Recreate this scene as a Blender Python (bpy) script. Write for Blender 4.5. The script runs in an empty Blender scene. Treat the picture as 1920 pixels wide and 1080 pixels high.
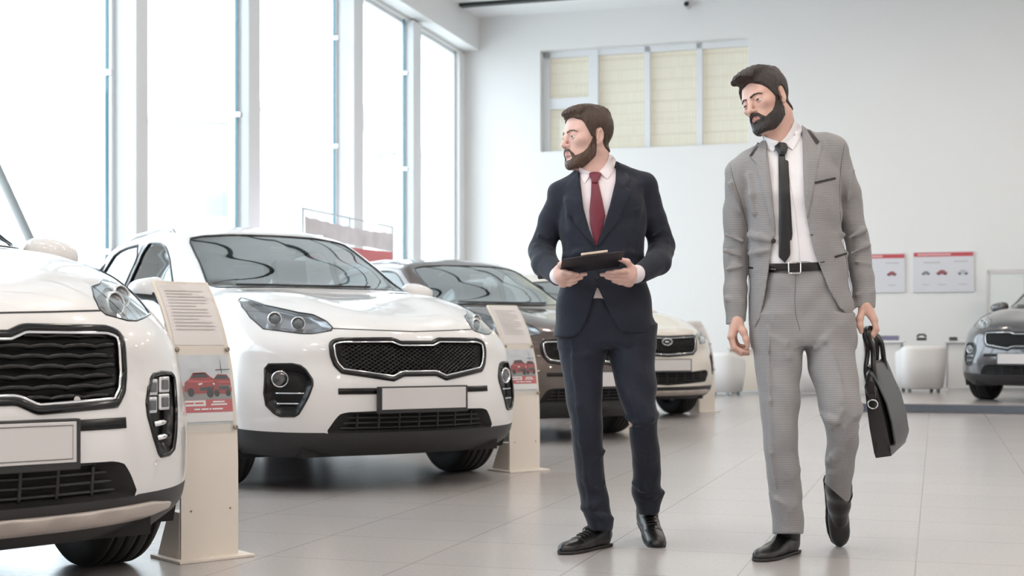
import bpy, bmesh, math, random
import numpy as np
from mathutils import Vector, Matrix
from mathutils.bvhtree import BVHTree

random.seed(7)
rng = np.random.default_rng(7)
S = bpy.context.scene
COL = S.collection
F_PX, CAM_H, HOR = 2600.0, 0.83, 640.0


def pt(px, py, Y):
    """point in the showroom seen at photograph pixel (px, py), Y metres in front of the camera"""
    return np.array([(px - 960.0) / F_PX * Y, Y, CAM_H - (py - HOR) / F_PX * Y])


# ---------------------------------------------------------------- materials
MATS = {}


def mat(name, col=(0.8, 0.8, 0.8), rough=0.5, metal=0.0, coat=0.0, spec=0.5, noise=None, bump=None, emit=None, sss=0.0, sheen=0.0):
    if name in MATS:
        return MATS[name]
    m = bpy.data.materials.new(name)
    m.use_nodes = True
    nt = m.node_tree
    b = nt.nodes['Principled BSDF']
    b.inputs['Base Color'].default_value = (*col, 1)
    b.inputs['Roughness'].default_value = rough
    b.inputs['Metallic'].default_value = metal
    b.inputs['Coat Weight'].default_value = coat
    b.inputs['Coat Roughness'].default_value = 0.03
    b.inputs['Specular IOR Level'].default_value = spec
    if sheen:
        b.inputs['Sheen Weight'].default_value = sheen
        b.inputs['Sheen Roughness'].default_value = 0.4
    if sss:
        b.inputs['Subsurface Weight'].default_value = sss
        b.inputs['Subsurface Radius'].default_value = (0.012, 0.005, 0.003)
        b.inputs['Subsurface Scale'].default_value = 0.6
    if emit:
        b.inputs['Emission Color'].default_value = (*emit[0], 1)
        b.inputs['Emission Strength'].default_value = emit[1]
    tc = nt.nodes.new('ShaderNodeTexCoord')
    if noise:
        sc, amt = noise[0], noise[1]
        n = nt.nodes.new('ShaderNodeTexNoise')
        n.inputs['Scale'].default_value = sc
        n.inputs['Detail'].default_value = 4
        nt.links.new(tc.outputs['Object'], n.inputs['Vector'])
        r = nt.nodes.new('ShaderNodeValToRGB')
        r.color_ramp.elements[0].position = 0.3
        r.color_ramp.elements[1].position = 0.7
        r.color_ramp.elements[0].color = (*[max(0, c * (1 - amt)) for c in col], 1)
        r.color_ramp.elements[1].color = (*[min(1, c * (1 + amt)) for c in col], 1)
        nt.links.new(n.outputs['Fac'], r.inputs['Fac'])
        nt.links.new(r.outputs['Color'], b.inputs['Base Color'])
    if bump:
        sc, st = bump[0], bump[1]
        n = nt.nodes.new('ShaderNodeTexNoise')
        n.inputs['Scale'].default_value = sc
        n.inputs['Detail'].default_value = 3
        mp = nt.nodes.new('ShaderNodeMapping')
        if len(bump) > 2:
            mp.inputs['Scale'].default_value = bump[2]
        nt.links.new(tc.outputs['Object'], mp.inputs['Vector'])
        nt.links.new(mp.outputs['Vector'], n.inputs['Vector'])
        bn = nt.nodes.new('ShaderNodeBump')
        bn.inputs['Strength'].default_value = st
        bn.inputs['Distance'].default_value = 0.01
        nt.links.new(n.outputs['Fac'], bn.inputs['Height'])
        nt.links.new(bn.outputs['Normal'], b.inputs['Normal'])
    MATS[name] = m
    return m


def glass_mat(name, tint=(0.8, 0.85, 0.84), ior=1.5, rough=0.0, base=0.0):
    """thin sheet of glass: tinted see-through with a Fresnel reflection"""
    if name in MATS:
        return MATS[name]
    m = bpy.data.materials.new(name)
    m.use_nodes = True
    nt = m.node_tree
    nt.nodes.remove(nt.nodes['Principled BSDF'])
    out = nt.nodes['Material Output']
    t = nt.nodes.new('ShaderNodeBsdfTransparent')
    t.inputs['Color'].default_value = (*tint, 1)
    g = nt.nodes.new('ShaderNodeBsdfGlossy')
    g.inputs['Roughness'].default_value = rough
    g.inputs['Color'].default_value = (0.95, 0.98, 0.97, 1)
    lw = nt.nodes.new('ShaderNodeLayerWeight')
    lw.inputs['Blend'].default_value = .5
    pw = nt.nodes.new('ShaderNodeMath')
    pw.operation = 'POWER'
    pw.inputs[1].default_value = 4.0
    nt.links.new(lw.outputs['Facing'], pw.inputs[0])
    f0 = ((ior - 1) / (ior + 1)) ** 2 + base
    ad = nt.nodes.new('ShaderNodeMath')
    ad.operation = 'MULTIPLY_ADD'
    ad.use_clamp = True
    ad.inputs[1].default_value = 1 - f0
    ad.inputs[2].default_value = f0
    nt.links.new(pw.outputs[0], ad.inputs[0])
    mx = nt.nodes.new('ShaderNodeMixShader')
    nt.links.new(ad.outputs[0], mx.inputs['Fac'])
    nt.links.new(t.outputs[0], mx.inputs[1])
    nt.links.new(g.outputs[0], mx.inputs[2])
    nt.links.new(mx.outputs[0], out.inputs['Surface'])
    MATS[name] = m
    return m


# ---------------------------------------------------------------- objects
def mk(name, V, F, m, parent=None, smooth=True, fmat=None, mats=None, weld=None):
    me = bpy.data.meshes.new(name)
    me.from_pydata([tuple(map(float, v)) for v in V], [], [tuple(map(int, f)) for f in F])
    if weld or True:
        bm = bmesh.new()
        bm.from_mesh(me)
        if weld:
            bmesh.ops.remove_doubles(bm, verts=bm.verts, dist=weld)
        bmesh.ops.recalc_face_normals(bm, faces=bm.faces)
        bm.to_mesh(me)
        bm.free()
    for q in (mats or [m]):
        me.materials.append(q)
    if smooth:
        me.polygons.foreach_set('use_smooth', [True] * len(me.polygons))
    me.update()
    o = bpy.data.objects.new(name, me)
    COL.objects.link(o)
    if parent:
        o.parent = parent
    return o


def mkb(name, bm, m, parent=None, smooth=False, autosmooth=None, bevel=None, mats=None):
    bmesh.ops.recalc_face_normals(bm, faces=bm.faces)
    me = bpy.data.meshes.new(name)
    bm.to_mesh(me)
    bm.free()
    for q in (mats or [m]):
        me.materials.append(q)
    if smooth or bevel:
        me.polygons.foreach_set('use_smooth', [True] * len(me.polygons))
    o = bpy.data.objects.new(name, me)
    COL.objects.link(o)
    if parent:
        o.parent = parent
    if bevel:
        md = o.modifiers.new('bevel', 'BEVEL')
        md.width = bevel
        md.segments = 3
        md.limit_method = 'ANGLE'
        md.harden_normals = True
    return o


def tag(o, label=None, cat=None, group=None, kind=None):
    if label:
        o['label'] = label
    if cat:
        o['category'] = cat
    if group:
        o['group'] = group
    if kind:
        o['kind'] = kind
    return o


def empty(name, loc, rz=0.0):
    o = bpy.data.objects.new(name, None)
    COL.objects.link(o)
    o.location = loc
    o.rotation_euler = (0, 0, rz)
    o.empty_display_size = 0.1
    return o


def bbox(bm, x0, x1, y0, y1, z0, z1, M=None, taper=None):
    r = bmesh.ops.create_cube(bm, size=1.0)
    for v in r['verts']:
        t = v.co.z + 0.5
        v.co = Vector(((x0 + x1) / 2 + v.co.x * (x1 - x0), (y0 + y1) / 2 + v.co.y * (y1 - y0), (z0 + z1) / 2 + v.co.z * (z1 - z0)))
        if taper:
            cx, cy = (x0 + x1) / 2, (y0 + y1) / 2
            k = 1 + (taper - 1) * t
            v.co.x = cx + (v.co.x - cx) * k
            v.co.y = cy + (v.co.y - cy) * k
        if M is not None:
            v.co = M @ v.co
    return r['verts']


def box_obj(name, x0, x1, y0, y1, z0, z1, m, parent=None, bevel=None, M=None, taper=None):
    bm = bmesh.new()
    bbox(bm, x0, x1, y0, y1, z0, z1, M, taper)
    return mkb(name, bm, m, parent, bevel=bevel)


def tube(pts, r, seg=8, closed=False, flat=1.0, up=(0, 0, 1), caps=True):
    """verts/faces of a tube along pts; r scalar or per-point"""
    P = np.array(pts, float)
    n = len(P)
    rr = np.full(n, r) if np.isscalar(r) else np.array(r, float)
    V, Fc = [], []
    up = np.array(up, float)
    for i in range(n):
        if closed:
            t = P[(i + 1) % n] - P[i - 1]
        else:
            t = P[min(i + 1, n - 1)] - P[max(i - 1, 0)]
        t = t / (np.linalg.norm(t) + 1e-12)
        a = np.cross(up, t)
        if np.linalg.norm(a) < 1e-4:
            a = np.cross((1, 0, 0), t)
        a /= np.linalg.norm(a)
        b = np.cross(t, a)
        for k in range(seg):
            w = 2 * math.pi * (k + 0.5) / seg
            V.append(P[i] + rr[i] * (math.cos(w) * a * flat + math.sin(w) * b))
    m = n if closed else n - 1
    for i in range(m):
        j = (i + 1) % n
        for k in range(seg):
            l = (k + 1) % seg
            Fc.append((i * seg + k, i * seg + l, j * seg + l, j * seg + k))
    if not closed and caps:
        Fc.append(tuple(range(seg)))
        Fc.append(tuple((n - 1) * seg + k for k in range(seg)))
    return V, Fc


def lathe(profile, seg=48, axis='y', arc=2 * math.pi):
    """profile list of (radius, along)"""
    V, Fc = [], []
    n = len(profile)
    for s in range(seg):
        a = arc * s / seg
        for r, t in profile:
            if axis == 'y':
                V.append((r * math.cos(a), t, r * math.sin(a)))
            else:
                V.append((r * math.cos(a), r * math.sin(a), t))
    for s in range(seg):
        q = (s + 1) % seg
        for i in range(n - 1):
            Fc.append((s * n + i, s * n + i + 1, q * n + i + 1, q * n + i))
    return V, Fc


def join(*parts):
    V, Fc = [], []
    for v, f in parts:
        o = len(V)
        V += [tuple(x) for x in v]
        Fc += [tuple(i + o for i in g) for g in f]
    return V, Fc


def resample(poly, n, closed=True):
    P = np.array(poly, float)
    if closed:
        P = np.vstack([P, P[:1]])
    d = np.r_[0, np.cumsum(np.linalg.norm(np.diff(P, axis=0), axis=1))]
    t = np.linspace(0, d[-1], n, endpoint=not closed)
    return np.stack([np.interp(t, d, P[:, k]) for k in range(P.shape[1])], 1)


def smooth_poly(poly, it=2):
    """Chaikin corner cutting of a closed outline"""
    P = np.array(poly, float)
    for _ in range(it):
        Q = np.roll(P, -1, 0)
        P = np.stack([0.78 * P + 0.22 * Q, 0.22 * P + 0.78 * Q], 1).reshape(-1, P.shape[1])
    return P


def inpoly(pts, poly):
    x, y = pts[:, 0], pts[:, 1]
    ins = np.zeros(len(pts), bool)
    n = len(poly)
    for i in range(n):
        x1, y1 = poly[i]
        x2, y2 = poly[(i + 1) % n]
        c = ((y1 > y) != (y2 > y)) & (x < (x2 - x1) * (y - y1) / (y2 - y1 + 1e-15) + x1)
        ins ^= c
    return ins


def near_on(p, poly):
    A = poly
    B = np.roll(poly, -1, 0)
    d = B - A
    t = np.clip(((p - A) * d).sum(1) / ((d * d).sum(1) + 1e-15), 0, 1)
    q = A + d * t[:, None]
    return q[np.argmin(((q - p) ** 2).sum(1))]
# ================================================================ cars
C_ = lambda s: [tuple(float(v) for v in q.split(',')) for q in s.split()]
BODY_ROWS = [C_(s) for s in (
    # columns: front centre .. wheel .. rear centre (left half, x forward from the front axle, y left, z up)
    '.80,0,.20 .79,.17,.20 .735,.48,.20 .61,.68,.20 .46,.79,.21 .30,.85,.22 -.05,.86,.22 -.55,.87,.22 -1.4,.87,.22 -2.35,.87,.22 -2.9,.86,.24 -3.25,.74,.28 -3.38,.45,.28 -3.40,0,.28',
    '.90,0,.255 .89,.17,.255 .825,.48,.257 .69,.71,.26 .50,.85,.265 .30,.895,.27 -.05,.905,.28 -.55,.905,.27 -1.4,.90,.27 -2.35,.905,.27 -2.9,.895,.30 -3.28,.77,.33 -3.43,.46,.33 -3.45,0,.33',
    '.955,0,.335 .945,.17,.335 .875,.48,.338 .735,.72,.342 .53,.865,.352 .30,.91,.37 -.05,.92,.40 -.55,.915,.38 -1.4,.905,.38 -2.35,.915,.38 -2.9,.905,.40 -3.3,.78,.42 -3.46,.47,.42 -3.48,0,.42',
    '.97,0,.45 .962,.17,.45 .89,.48,.45 .75,.72,.455 .535,.87,.46 .30,.915,.465 -.05,.925,.47 -.55,.905,.47 -1.4,.895,.47 -2.35,.905,.47 -2.9,.905,.48 -3.32,.79,.50 -3.48,.48,.50 -3.5,0,.50',
    '.965,0,.57 .955,.17,.57 .883,.48,.57 .745,.715,.57 .53,.868,.57 .28,.918,.57 -.05,.93,.57 -.55,.905,.57 -1.4,.895,.57 -2.35,.905,.57 -2.9,.91,.58 -3.33,.79,.6 -3.49,.48,.6 -3.51,0,.6',
    '.935,0,.70 .925,.17,.70 .85,.48,.70 .715,.70,.70 .51,.855,.70 .27,.912,.70 -.05,.928,.70 -.55,.912,.70 -1.4,.905,.70 -2.35,.915,.70 -2.9,.915,.71 -3.32,.79,.72 -3.48,.48,.72 -3.5,0,.72',
    '.905,0,.825 .897,.17,.825 .825,.46,.83 .685,.67,.83 .48,.825,.84 .24,.895,.85 -.05,.918,.865 -.55,.918,.875 -1.4,.918,.885 -2.35,.92,.9 -2.9,.91,.9 -3.3,.78,.9 -3.44,.47,.9 -3.46,0,.9',
    '.855,0,.90 .845,.17,.902 .75,.43,.92 .59,.635,.925 .385,.785,.935 .18,.866,.948 -.08,.897,.963 -.55,.912,.972 -1.4,.915,.985 -2.35,.905,1.0 -2.9,.88,1.0 -3.26,.75,1.0 -3.40,.46,1.0 -3.42,0,1.0',
    '.74,0,.955 .73,.17,.962 .63,.41,.985 .475,.60,1.000 .285,.74,1.012 .10,.825,1.015 -.13,.868,1.015 -.56,.89,1.022 -1.4,.89,1.035 -2.35,.88,1.06 -2.88,.84,1.07 -3.22,.71,1.08 -3.37,.44,1.08 -3.39,0,1.08',
    '.30,0,1.055 .295,.17,1.062 .25,.39,1.096 .15,.56,1.100 .02,.69,1.092 -.10,.77,1.080 -.25,.83,1.062 -.58,.862,1.05 -1.4,.862,1.06 -2.35,.855,1.09 -2.86,.81,1.11 -3.2,.68,1.13 -3.35,.42,1.13 -3.37,0,1.13',
    '-.16,0,1.128 -.165,.17,1.13 -.21,.37,1.145 -.30,.54,1.152 -.40,.665,1.152 -.50,.74,1.132 -.58,.79,1.107 -.72,.825,1.08 -1.4,.84,1.09 -2.35,.825,1.12 -2.84,.775,1.15 -3.16,.65,1.17 -3.30,.40,1.17 -3.32,0,1.17',
    '-.69,0,1.37 -.695,.17,1.37 -.73,.36,1.367 -.79,.51,1.36 -.84,.615,1.352 -.88,.662,1.347 -.92,.692,1.342 -1.0,.725,1.336 -1.45,.745,1.34 -2.3,.73,1.35 -2.75,.68,1.36 -3.02,.57,1.37 -3.13,.35,1.38 -3.15,0,1.385',
    '-1.15,0,1.565 -1.155,.17,1.563 -1.18,.35,1.557 -1.22,.48,1.548 -1.25,.555,1.54 -1.28,.585,1.535 -1.32,.604,1.533 -1.40,.62,1.537 -1.65,.64,1.548 -2.2,.625,1.545 -2.55,.58,1.535 -2.74,.49,1.53 -2.82,.31,1.535 -2.84,0,1.54',
    '-1.33,0,1.607 -1.335,.13,1.606 -1.36,.27,1.602 -1.40,.365,1.598 -1.43,.415,1.597 -1.45,.435,1.597 -1.48,.45,1.598 -1.54,.465,1.60 -1.72,.475,1.605 -2.1,.465,1.60 -2.35,.42,1.592 -2.5,.33,1.588 -2.58,.19,1.588 -2.6,0,1.59',
    '-1.6,0,1.632 -1.61,0,1.632 -1.62,0,1.632 -1.64,0,1.632 -1.66,0,1.632 -1.68,0,1.632 -1.7,0,1.632 -1.75,0,1.632 -1.85,0,1.63 -2.05,0,1.625 -2.15,0,1.62 -2.2,0,1.615 -2.25,0,1.612 -2.3,0,1.61')]


def hermite(A, axis, nseg):
    """cubic interpolation of control net A along an axis; nseg samples per span"""
    A = np.moveaxis(A, axis, 0)
    n = A.shape[0]
    ch = np.linalg.norm(np.diff(A, axis=0), axis=-1)
    ch = ch.reshape(n - 1, -1).mean(1) + 1e-6
    t = np.r_[0, np.cumsum(ch)]
    d = np.diff(A, axis=0) / ch.reshape(-1, *([1] * (A.ndim - 1)))
    m = np.zeros_like(A)
    m[0], m[-1] = d[0], d[-1]
    for i in range(1, n - 1):
        m[i] = (d[i - 1] * ch[i] + d[i] * ch[i - 1]) / (ch[i - 1] + ch[i])
    out = []
    for i in range(n - 1):
        k = nseg[i]
        for s in range(k):
            u = s / k
            h00, h10, h01, h11 = 2 * u**3 - 3 * u**2 + 1, u**3 - 2 * u**2 + u, -2 * u**3 + 3 * u**2, u**3 - u**2
            out.append(h00 * A[i] + h10 * ch[i] * m[i] + h01 * A[i + 1] + h11 * ch[i] * m[i + 1])
    out.append(A[-1])
    return np.moveaxis(np.array(out), 0, axis)


def body_grid(scale=(1, 1, 1), edit=None):
    A = np.array(BODY_ROWS)
    if edit:
        edit(A)
    A = A * np.array(scale)
    nr = [6, 8, 9, 9, 10, 10, 8, 7, 12, 12, 12, 10, 6, 6]
    nc = [9, 14, 14, 14, 12, 14, 14, 18, 18, 14, 10, 8, 8]
    G = hermite(hermite(A, 0, nr), 1, nc)
    G[:, 0, 1] = 0
    G[:, -1, 1] = 0
    G[-1, :, 1] = 0
    R, Cn = G.shape[:2]
    V = np.concatenate([G.reshape(-1, 3), (G * np.array([1, -1, 1])).reshape(-1, 3)])
    i, j = np.meshgrid(np.arange(R - 1), np.arange(Cn - 1), indexing='ij')
    a = (i * Cn + j).ravel()
    Fq = np.stack([a, a + 1, a + Cn + 1, a + Cn], 1)
    Fm = Fq[:, ::-1] + R * Cn
    rowid = np.concatenate([i.ravel(), i.ravel()])
    clad_rows = nr[0] + nr[1]
    return V, np.concatenate([Fq, Fm]), rowid < clad_rows


class Surf:
    def __init__(s, V, Fc):
        s.b = BVHTree.FromPolygons([tuple(v) for v in V], [tuple(int(q) for q in f) for f in Fc])

    def front(s, y, z):
        h = s.b.ray_cast(Vector((3, y, z)), Vector((-1, 0, 0)))
        if h[0] is None:
            h = s.b.find_nearest(Vector((0.6, y, z)))
        n = h[1] if h[1].x > 0 else -h[1]
        return np.array(h[0]), np.array(n)

    def side(s, x, z, sg):
        h = s.b.ray_cast(Vector((x, 3 * sg, z)), Vector((0, -sg, 0)))
        if h[0] is None:
            h = s.b.find_nearest(Vector((x, 0.8 * sg, z)))
        n = h[1] if h[1].y * sg > 0 else -h[1]
        return np.array(h[0]), np.array(n)


def to_local(pose, px, py, surf, zs=1.0):
    """where the camera ray of a photograph pixel meets the body of a car standing at pose"""
    X, Y, th = pose
    Fd, L = np.array([math.sin(th), -math.cos(th), 0]), np.array([math.cos(th), math.sin(th), 0])
    R = np.array([Fd, L, [0, 0, 1]])
    o = R @ (np.array([0, 0, CAM_H]) - np.array([X, Y, 0]))
    d = R @ np.array([(px - 960) / F_PX, 1, -(py - HOR) / F_PX])
    o[2] /= zs
    d[2] /= zs
    h = surf.b.ray_cast(Vector(o), Vector(d).normalized())
    if h[0] is None:
        h = surf.b.find_nearest(Vector(o + d * Y))
    return np.array(h[0])


def patch(outline, mapf, off=0.0, rings=8, recess=None, edge=None, center=None, n=96):
    """fan-ringed sheet filling a 2-D outline, laid on the surface mapf; recess shifts the inside by a vector"""
    O = resample(outline, n)
    c = O.mean(0) if center is None else np.array(center)
    V = []
    for k in range(rings):
        t = 1 - k / rings
        for p in O:
            q = c + (p - c) * t
            P, N = mapf(*q)
            P = P + N * (off if not (k == 0 and edge is not None) else edge)
            if recess is not None:
                P = P + np.array(recess) * min(1.0, 3.0 * k / rings)
            V.append(P)
    P, N = mapf(*c)
    V.append(P + N * off + (np.array(recess) if recess is not None else 0))
    Fc = []
    for k in range(rings - 1):
        for i in range(n):
            j = (i + 1) % n
            Fc.append((k * n + i, k * n + j, (k + 1) * n + j, (k + 1) * n + i))
    for i in range(n):
        Fc.append(((rings - 1) * n + i, (rings - 1) * n + (i + 1) % n, rings * n))
    return V, Fc


def ring_tube(outline, mapf, r, off=0.0, n=120, seg=8, flat=1.0, recess=None):
    O = resample(outline, n)
    P = []
    for p in O:
        a, N = mapf(*p)
        a = a + N * off
        if recess is not None:
            a = a + np.array(recess)
        P.append(a)
    return tube(P, r, seg, True, flat)


def line_tube(pts2, mapf, r, off=0.0, n=40, seg=6, recess=None, rr=None):
    O = resample(pts2, n, closed=False)
    P = []
    for p in O:
        a, N = mapf(*p)
        a = a + N * off
        if recess is not None:
            a = a + np.array(recess)
        P.append(a)
    return tube(P, r if rr is None else rr, seg)


def strip(yy, prof, fr):
    V, Fc = [], []
    m = len(prof)
    for y in yy:
        for z, of in prof:
            P, N = fr(y, z)
            V.append(P + N * of)
    for i in range(len(yy) - 1):
        for j in range(m - 1):
            Fc.append((i * m + j, i * m + j + 1, (i + 1) * m + j + 1, (i + 1) * m + j))
    return V, Fc


def shrink(poly, d):
    P = resample(poly, 160)
    t = np.roll(P, -1, 0) - np.roll(P, 1, 0)
    n = np.stack([-t[:, 1], t[:, 0]], 1)
    n /= np.linalg.norm(n, axis=1, keepdims=True) + 1e-9
    area = 0.5 * np.sum(P[:, 0] * np.roll(P[:, 1], -1) - P[:, 1] * np.roll(P[:, 0], -1))
    return P + n * d * (1 if area > 0 else -1)


def mir(poly):
    return [(-a, b) for a, b in poly]


def cut_holes(V, Fc, surf, fronts, sides):
    V = V.copy()
    dead = np.zeros(len(V), bool)
    which = np.full(len(V), -1)
    jobs = []
    for poly, cond in fronts:
        q = np.array(resample(poly, 200))
        lo, hi = q.min(0), q.max(0)
        m = cond(V) & (V[:, 1] > lo[0]) & (V[:, 1] < hi[0]) & (V[:, 2] > lo[1]) & (V[:, 2] < hi[1])
        ids = np.where(m)[0]
        ins = ids[inpoly(V[ids][:, 1:3], q)]
        dead[ins] = True
        which[ins] = len(jobs)
        jobs.append(('f', q, 0))
    for poly, sg, cond in sides:
        q = np.array(resample(poly, 200))
        m = cond(V) & (V[:, 1] * sg > 0.3)
        ids = np.where(m)[0]
        ins = ids[inpoly(V[ids][:, [0, 2]], q)]
        dead[ins] = True
        which[ins] = len(jobs)
        jobs.append(('s', q, sg))
    fd = dead[Fc].all(1)
    keep = Fc[~fd]
    bd = np.unique(keep[dead[keep]])
    for i in bd:
        k, q, sg = jobs[which[i]]
        if k == 'f':
            p = near_on(V[i][1:3], q)
            V[i] = surf.front(*p)[0]
        else:
            p = near_on(V[i][[0, 2]], q)
            V[i] = surf.side(p[0], p[1], sg)[0]
    return V, keep, ~fd


def make_wheel(root, x, y, R=0.355, steer=0.0):
    sg = 1 if y > 0 else -1
    w = 0.118
    prof = [(R * .62, -w * .86), (R * .66, -w * .97), (R * .80, -w), (R * .93, -w * .93), (R * .985, -w * .80)]
    for g in (-.56, -.19, .19, .56):
        prof += [(R, w * (g - .13)), (R, w * (g - .05)), (R - .011, w * (g - .045)), (R - .011, w * (g + .045)), (R, w * (g + .05)), (R, w * (g + .13))]
    prof += [(R * .985, w * .80), (R * .93, w * .93), (R * .80, w), (R * .66, w * .97), (R * .62, w * .86)]
    e = empty('wheel', (x, y, R), steer)
    e.parent = root
    V, Fc = lathe(prof, 72)
    mk('tire', V, Fc, TIRE, e)
    rim = [(R * .66, -w * .8), (R * .60, -w * .8), (R * .57, -w * .5), (R * .56, w * .4), (R * .61, w * .8), (R * .665, w * .82)]
    parts = [lathe([(r, t * sg) for r, t in rim], 48)]
    parts.append(lathe([(0.0, w * .55 * sg), (.06, w * .58 * sg), (.075, w * .45 * sg), (.08, w * .2 * sg)], 24))
    for k in range(5):
        a = 2 * math.pi * k / 5 + .3
        for da in (-.16, .16):
            p0 = (.05 * math.cos(a), w * .48 * sg, .05 * math.sin(a))
            p1 = (.13 * math.cos(a + da * .6), w * .52 * sg, .13 * math.sin(a + da * .6))
            p2 = (R * .62 * math.cos(a + da), w * .6 * sg, R * .62 * math.sin(a + da))
            parts.append(tube([p0, p1, p2], [.022, .018, .015], 6))
    V, Fc = join(*parts)
    mk('rim', V, Fc, ALLOY, e)
    V, Fc = lathe([(R * .56, -w * .45 * sg), (.03, -w * .4 * sg), (0, -w * .4 * sg)], 36)
    mk('brake_disc', V, Fc, mat('brake_steel', (.12, .12, .125), .4, .8), e)
    return e


TIRE = mat('tyre_rubber', (.014, .014, .015), .62, bump=(90, .15))
ALLOY = mat('alloy', (.42, .43, .45), .28, .9)
CHROME = mat('chrome', (.83, .84, .85), .09, 1.0)
GLOSSBLACK = mat('gloss_black', (.006, .006, .007), .12, spec=.45)
PLASTIC = mat('black_plastic', (.022, .022, .024), .48, bump=(160, .12))
UNDER = mat('underbody_black', (.008, .008, .009), .8)
GRILLE = mat('grille_black', (.003, .003, .0035), .35, spec=.2)
PODBLACK = mat('pod_black', (.004, .004, .005), .22, spec=.28)
PLATE = mat('plate_white', (.62, .60, .60), .35)
SILVER = mat('skid_silver', (.50, .45, .41), .38, .35)
WSGLASS = glass_mat('windscreen_glass', (.62, .68, .66), 1.75, base=.24)
SIDEGLASS = glass_mat('side_glass', (.30, .34, .37), 1.6, base=.05)
LAMPGLASS = glass_mat('lamp_glass', (.93, .95, .96), 1.42)
LAMPDARK = mat('lamp_bezel', (.34, .34, .355), .2, .6)
LAMPREF = mat('lamp_reflector', (.88, .89, .91), .22, .75)
LENS = mat('lamp_lens', (.10, .10, .11), .05, .3, coat=1.0)
SEAM = mat('panel_gap', (.05, .05, .055), .7)
SEAT = mat('seat_cloth', (.05, .05, .055), .8)
DASH = mat('dashboard_black', (.028, .028, .03), .55)


def paint(name, col, metal=0.0, rough=.3):
    return mat(name, col, rough, metal, coat=1.0)


P2 = (-1.0218, 8.4468, math.radians(32.96))      # the white car in the middle of the left row
P1 = (-2.14, 4.655, math.radians(41.5))


GT_Z = 1.03      # the nearest car stands a little taller


def traces(surf):
    """outlines of lamps, grille and glass on the body, as seen on the middle white car"""
    T = {}
    g = lambda pts, ax: [tuple(to_local(P2, a, b, surf)[ax]) for a, b in pts]
    yz, xz = [1, 2], [0, 2]
    # right-hand headlamp (its mirror makes the left one); y is kept positive below
    T['lamp'] = [(abs(a), b) for a, b in g([(446, 563), (453, 557.5), (495, 571.7), (528, 578.6), (559, 585.6), (586.7, 589.7), (611.7, 602), (624, 614.7), (621, 620), (586.7, 625.8), (565.8, 625.8), (538, 622.4), (493.6, 616.8), (468.6, 595.3), (453, 575)], yz)]
    T['lens'] = [(abs(a), b) for a, b in g([(515.8, 596.7), (560, 605.7)], yz)]
    T['fog'] = [(abs(a), b) for a, b in g([(502.4, 682), (547.8, 681.4), (563.4, 684.6), (573.8, 692.4), (586.7, 711.9), (587.4, 722.3), (579, 744.3), (560.8, 776.7), (553, 781.3), (524.5, 781.3), (512.8, 775.4), (497.2, 759.9), (493.3, 737.8), (494.6, 691)], yz)]
    T['foglens'] = [(abs(a), b) for a, b in g([(525, 711)], yz)]
    T['fogbar'] = [(abs(a), b) for a, b in g([(516, 737.6), (570, 737.6), (518, 757), (560, 757)], yz)]
    gr = [(abs(a), b) for a, b in g([(750.8, 640), (734.5, 633.4), (636.7, 634), (622.4, 637.5), (616.3, 645), (619.4, 667), (626.5, 685.4), (640.7, 699.6), (726.3, 712), (738.5, 714), (757, 704.7)], yz)]
    T['grille'] = gr + [(-a, b) for a, b in gr[::-1]]
    it = [(abs(a), b) for a, b in g([(714, 770.5), (651, 773), (636.7, 777), (626.5, 789), (609, 813), (700, 813)], yz)]
    T['intake'] = it[:-1] + [(-a, b) for a, b in it[:-1][::-1]]
    T['slot'] = (g([(634, 734)], yz)[0], None)
    return T


def screen_outline(kind):
    if kind == 'windscreen':
        h = [(0, 1.548), (.30, 1.543), (.47, 1.531), (.556, 1.513), (.582, 1.485), (.612, 1.385), (.655, 1.24), (.68, 1.17), (.655, 1.152), (.5, 1.155), (.3, 1.158), (0, 1.158)]
        return h + [(-a, b) for a, b in h[-2:0:-1]]
    if kind == 'front':
        return [(-.78, 1.105), (-.80, 1.16), (-1.02, 1.33), (-1.22, 1.445), (-1.36, 1.485), (-1.62, 1.497), (-1.70, 1.105)]
    if kind == 'rear':
        return [(-1.78, 1.11), (-1.70, 1.497), (-2.15, 1.49), (-2.42, 1.445), (-2.58, 1.16)]
    return [(-2.66, 1.175), (-2.52, 1.42), (-2.78, 1.33), (-2.93, 1.21)]


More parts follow.
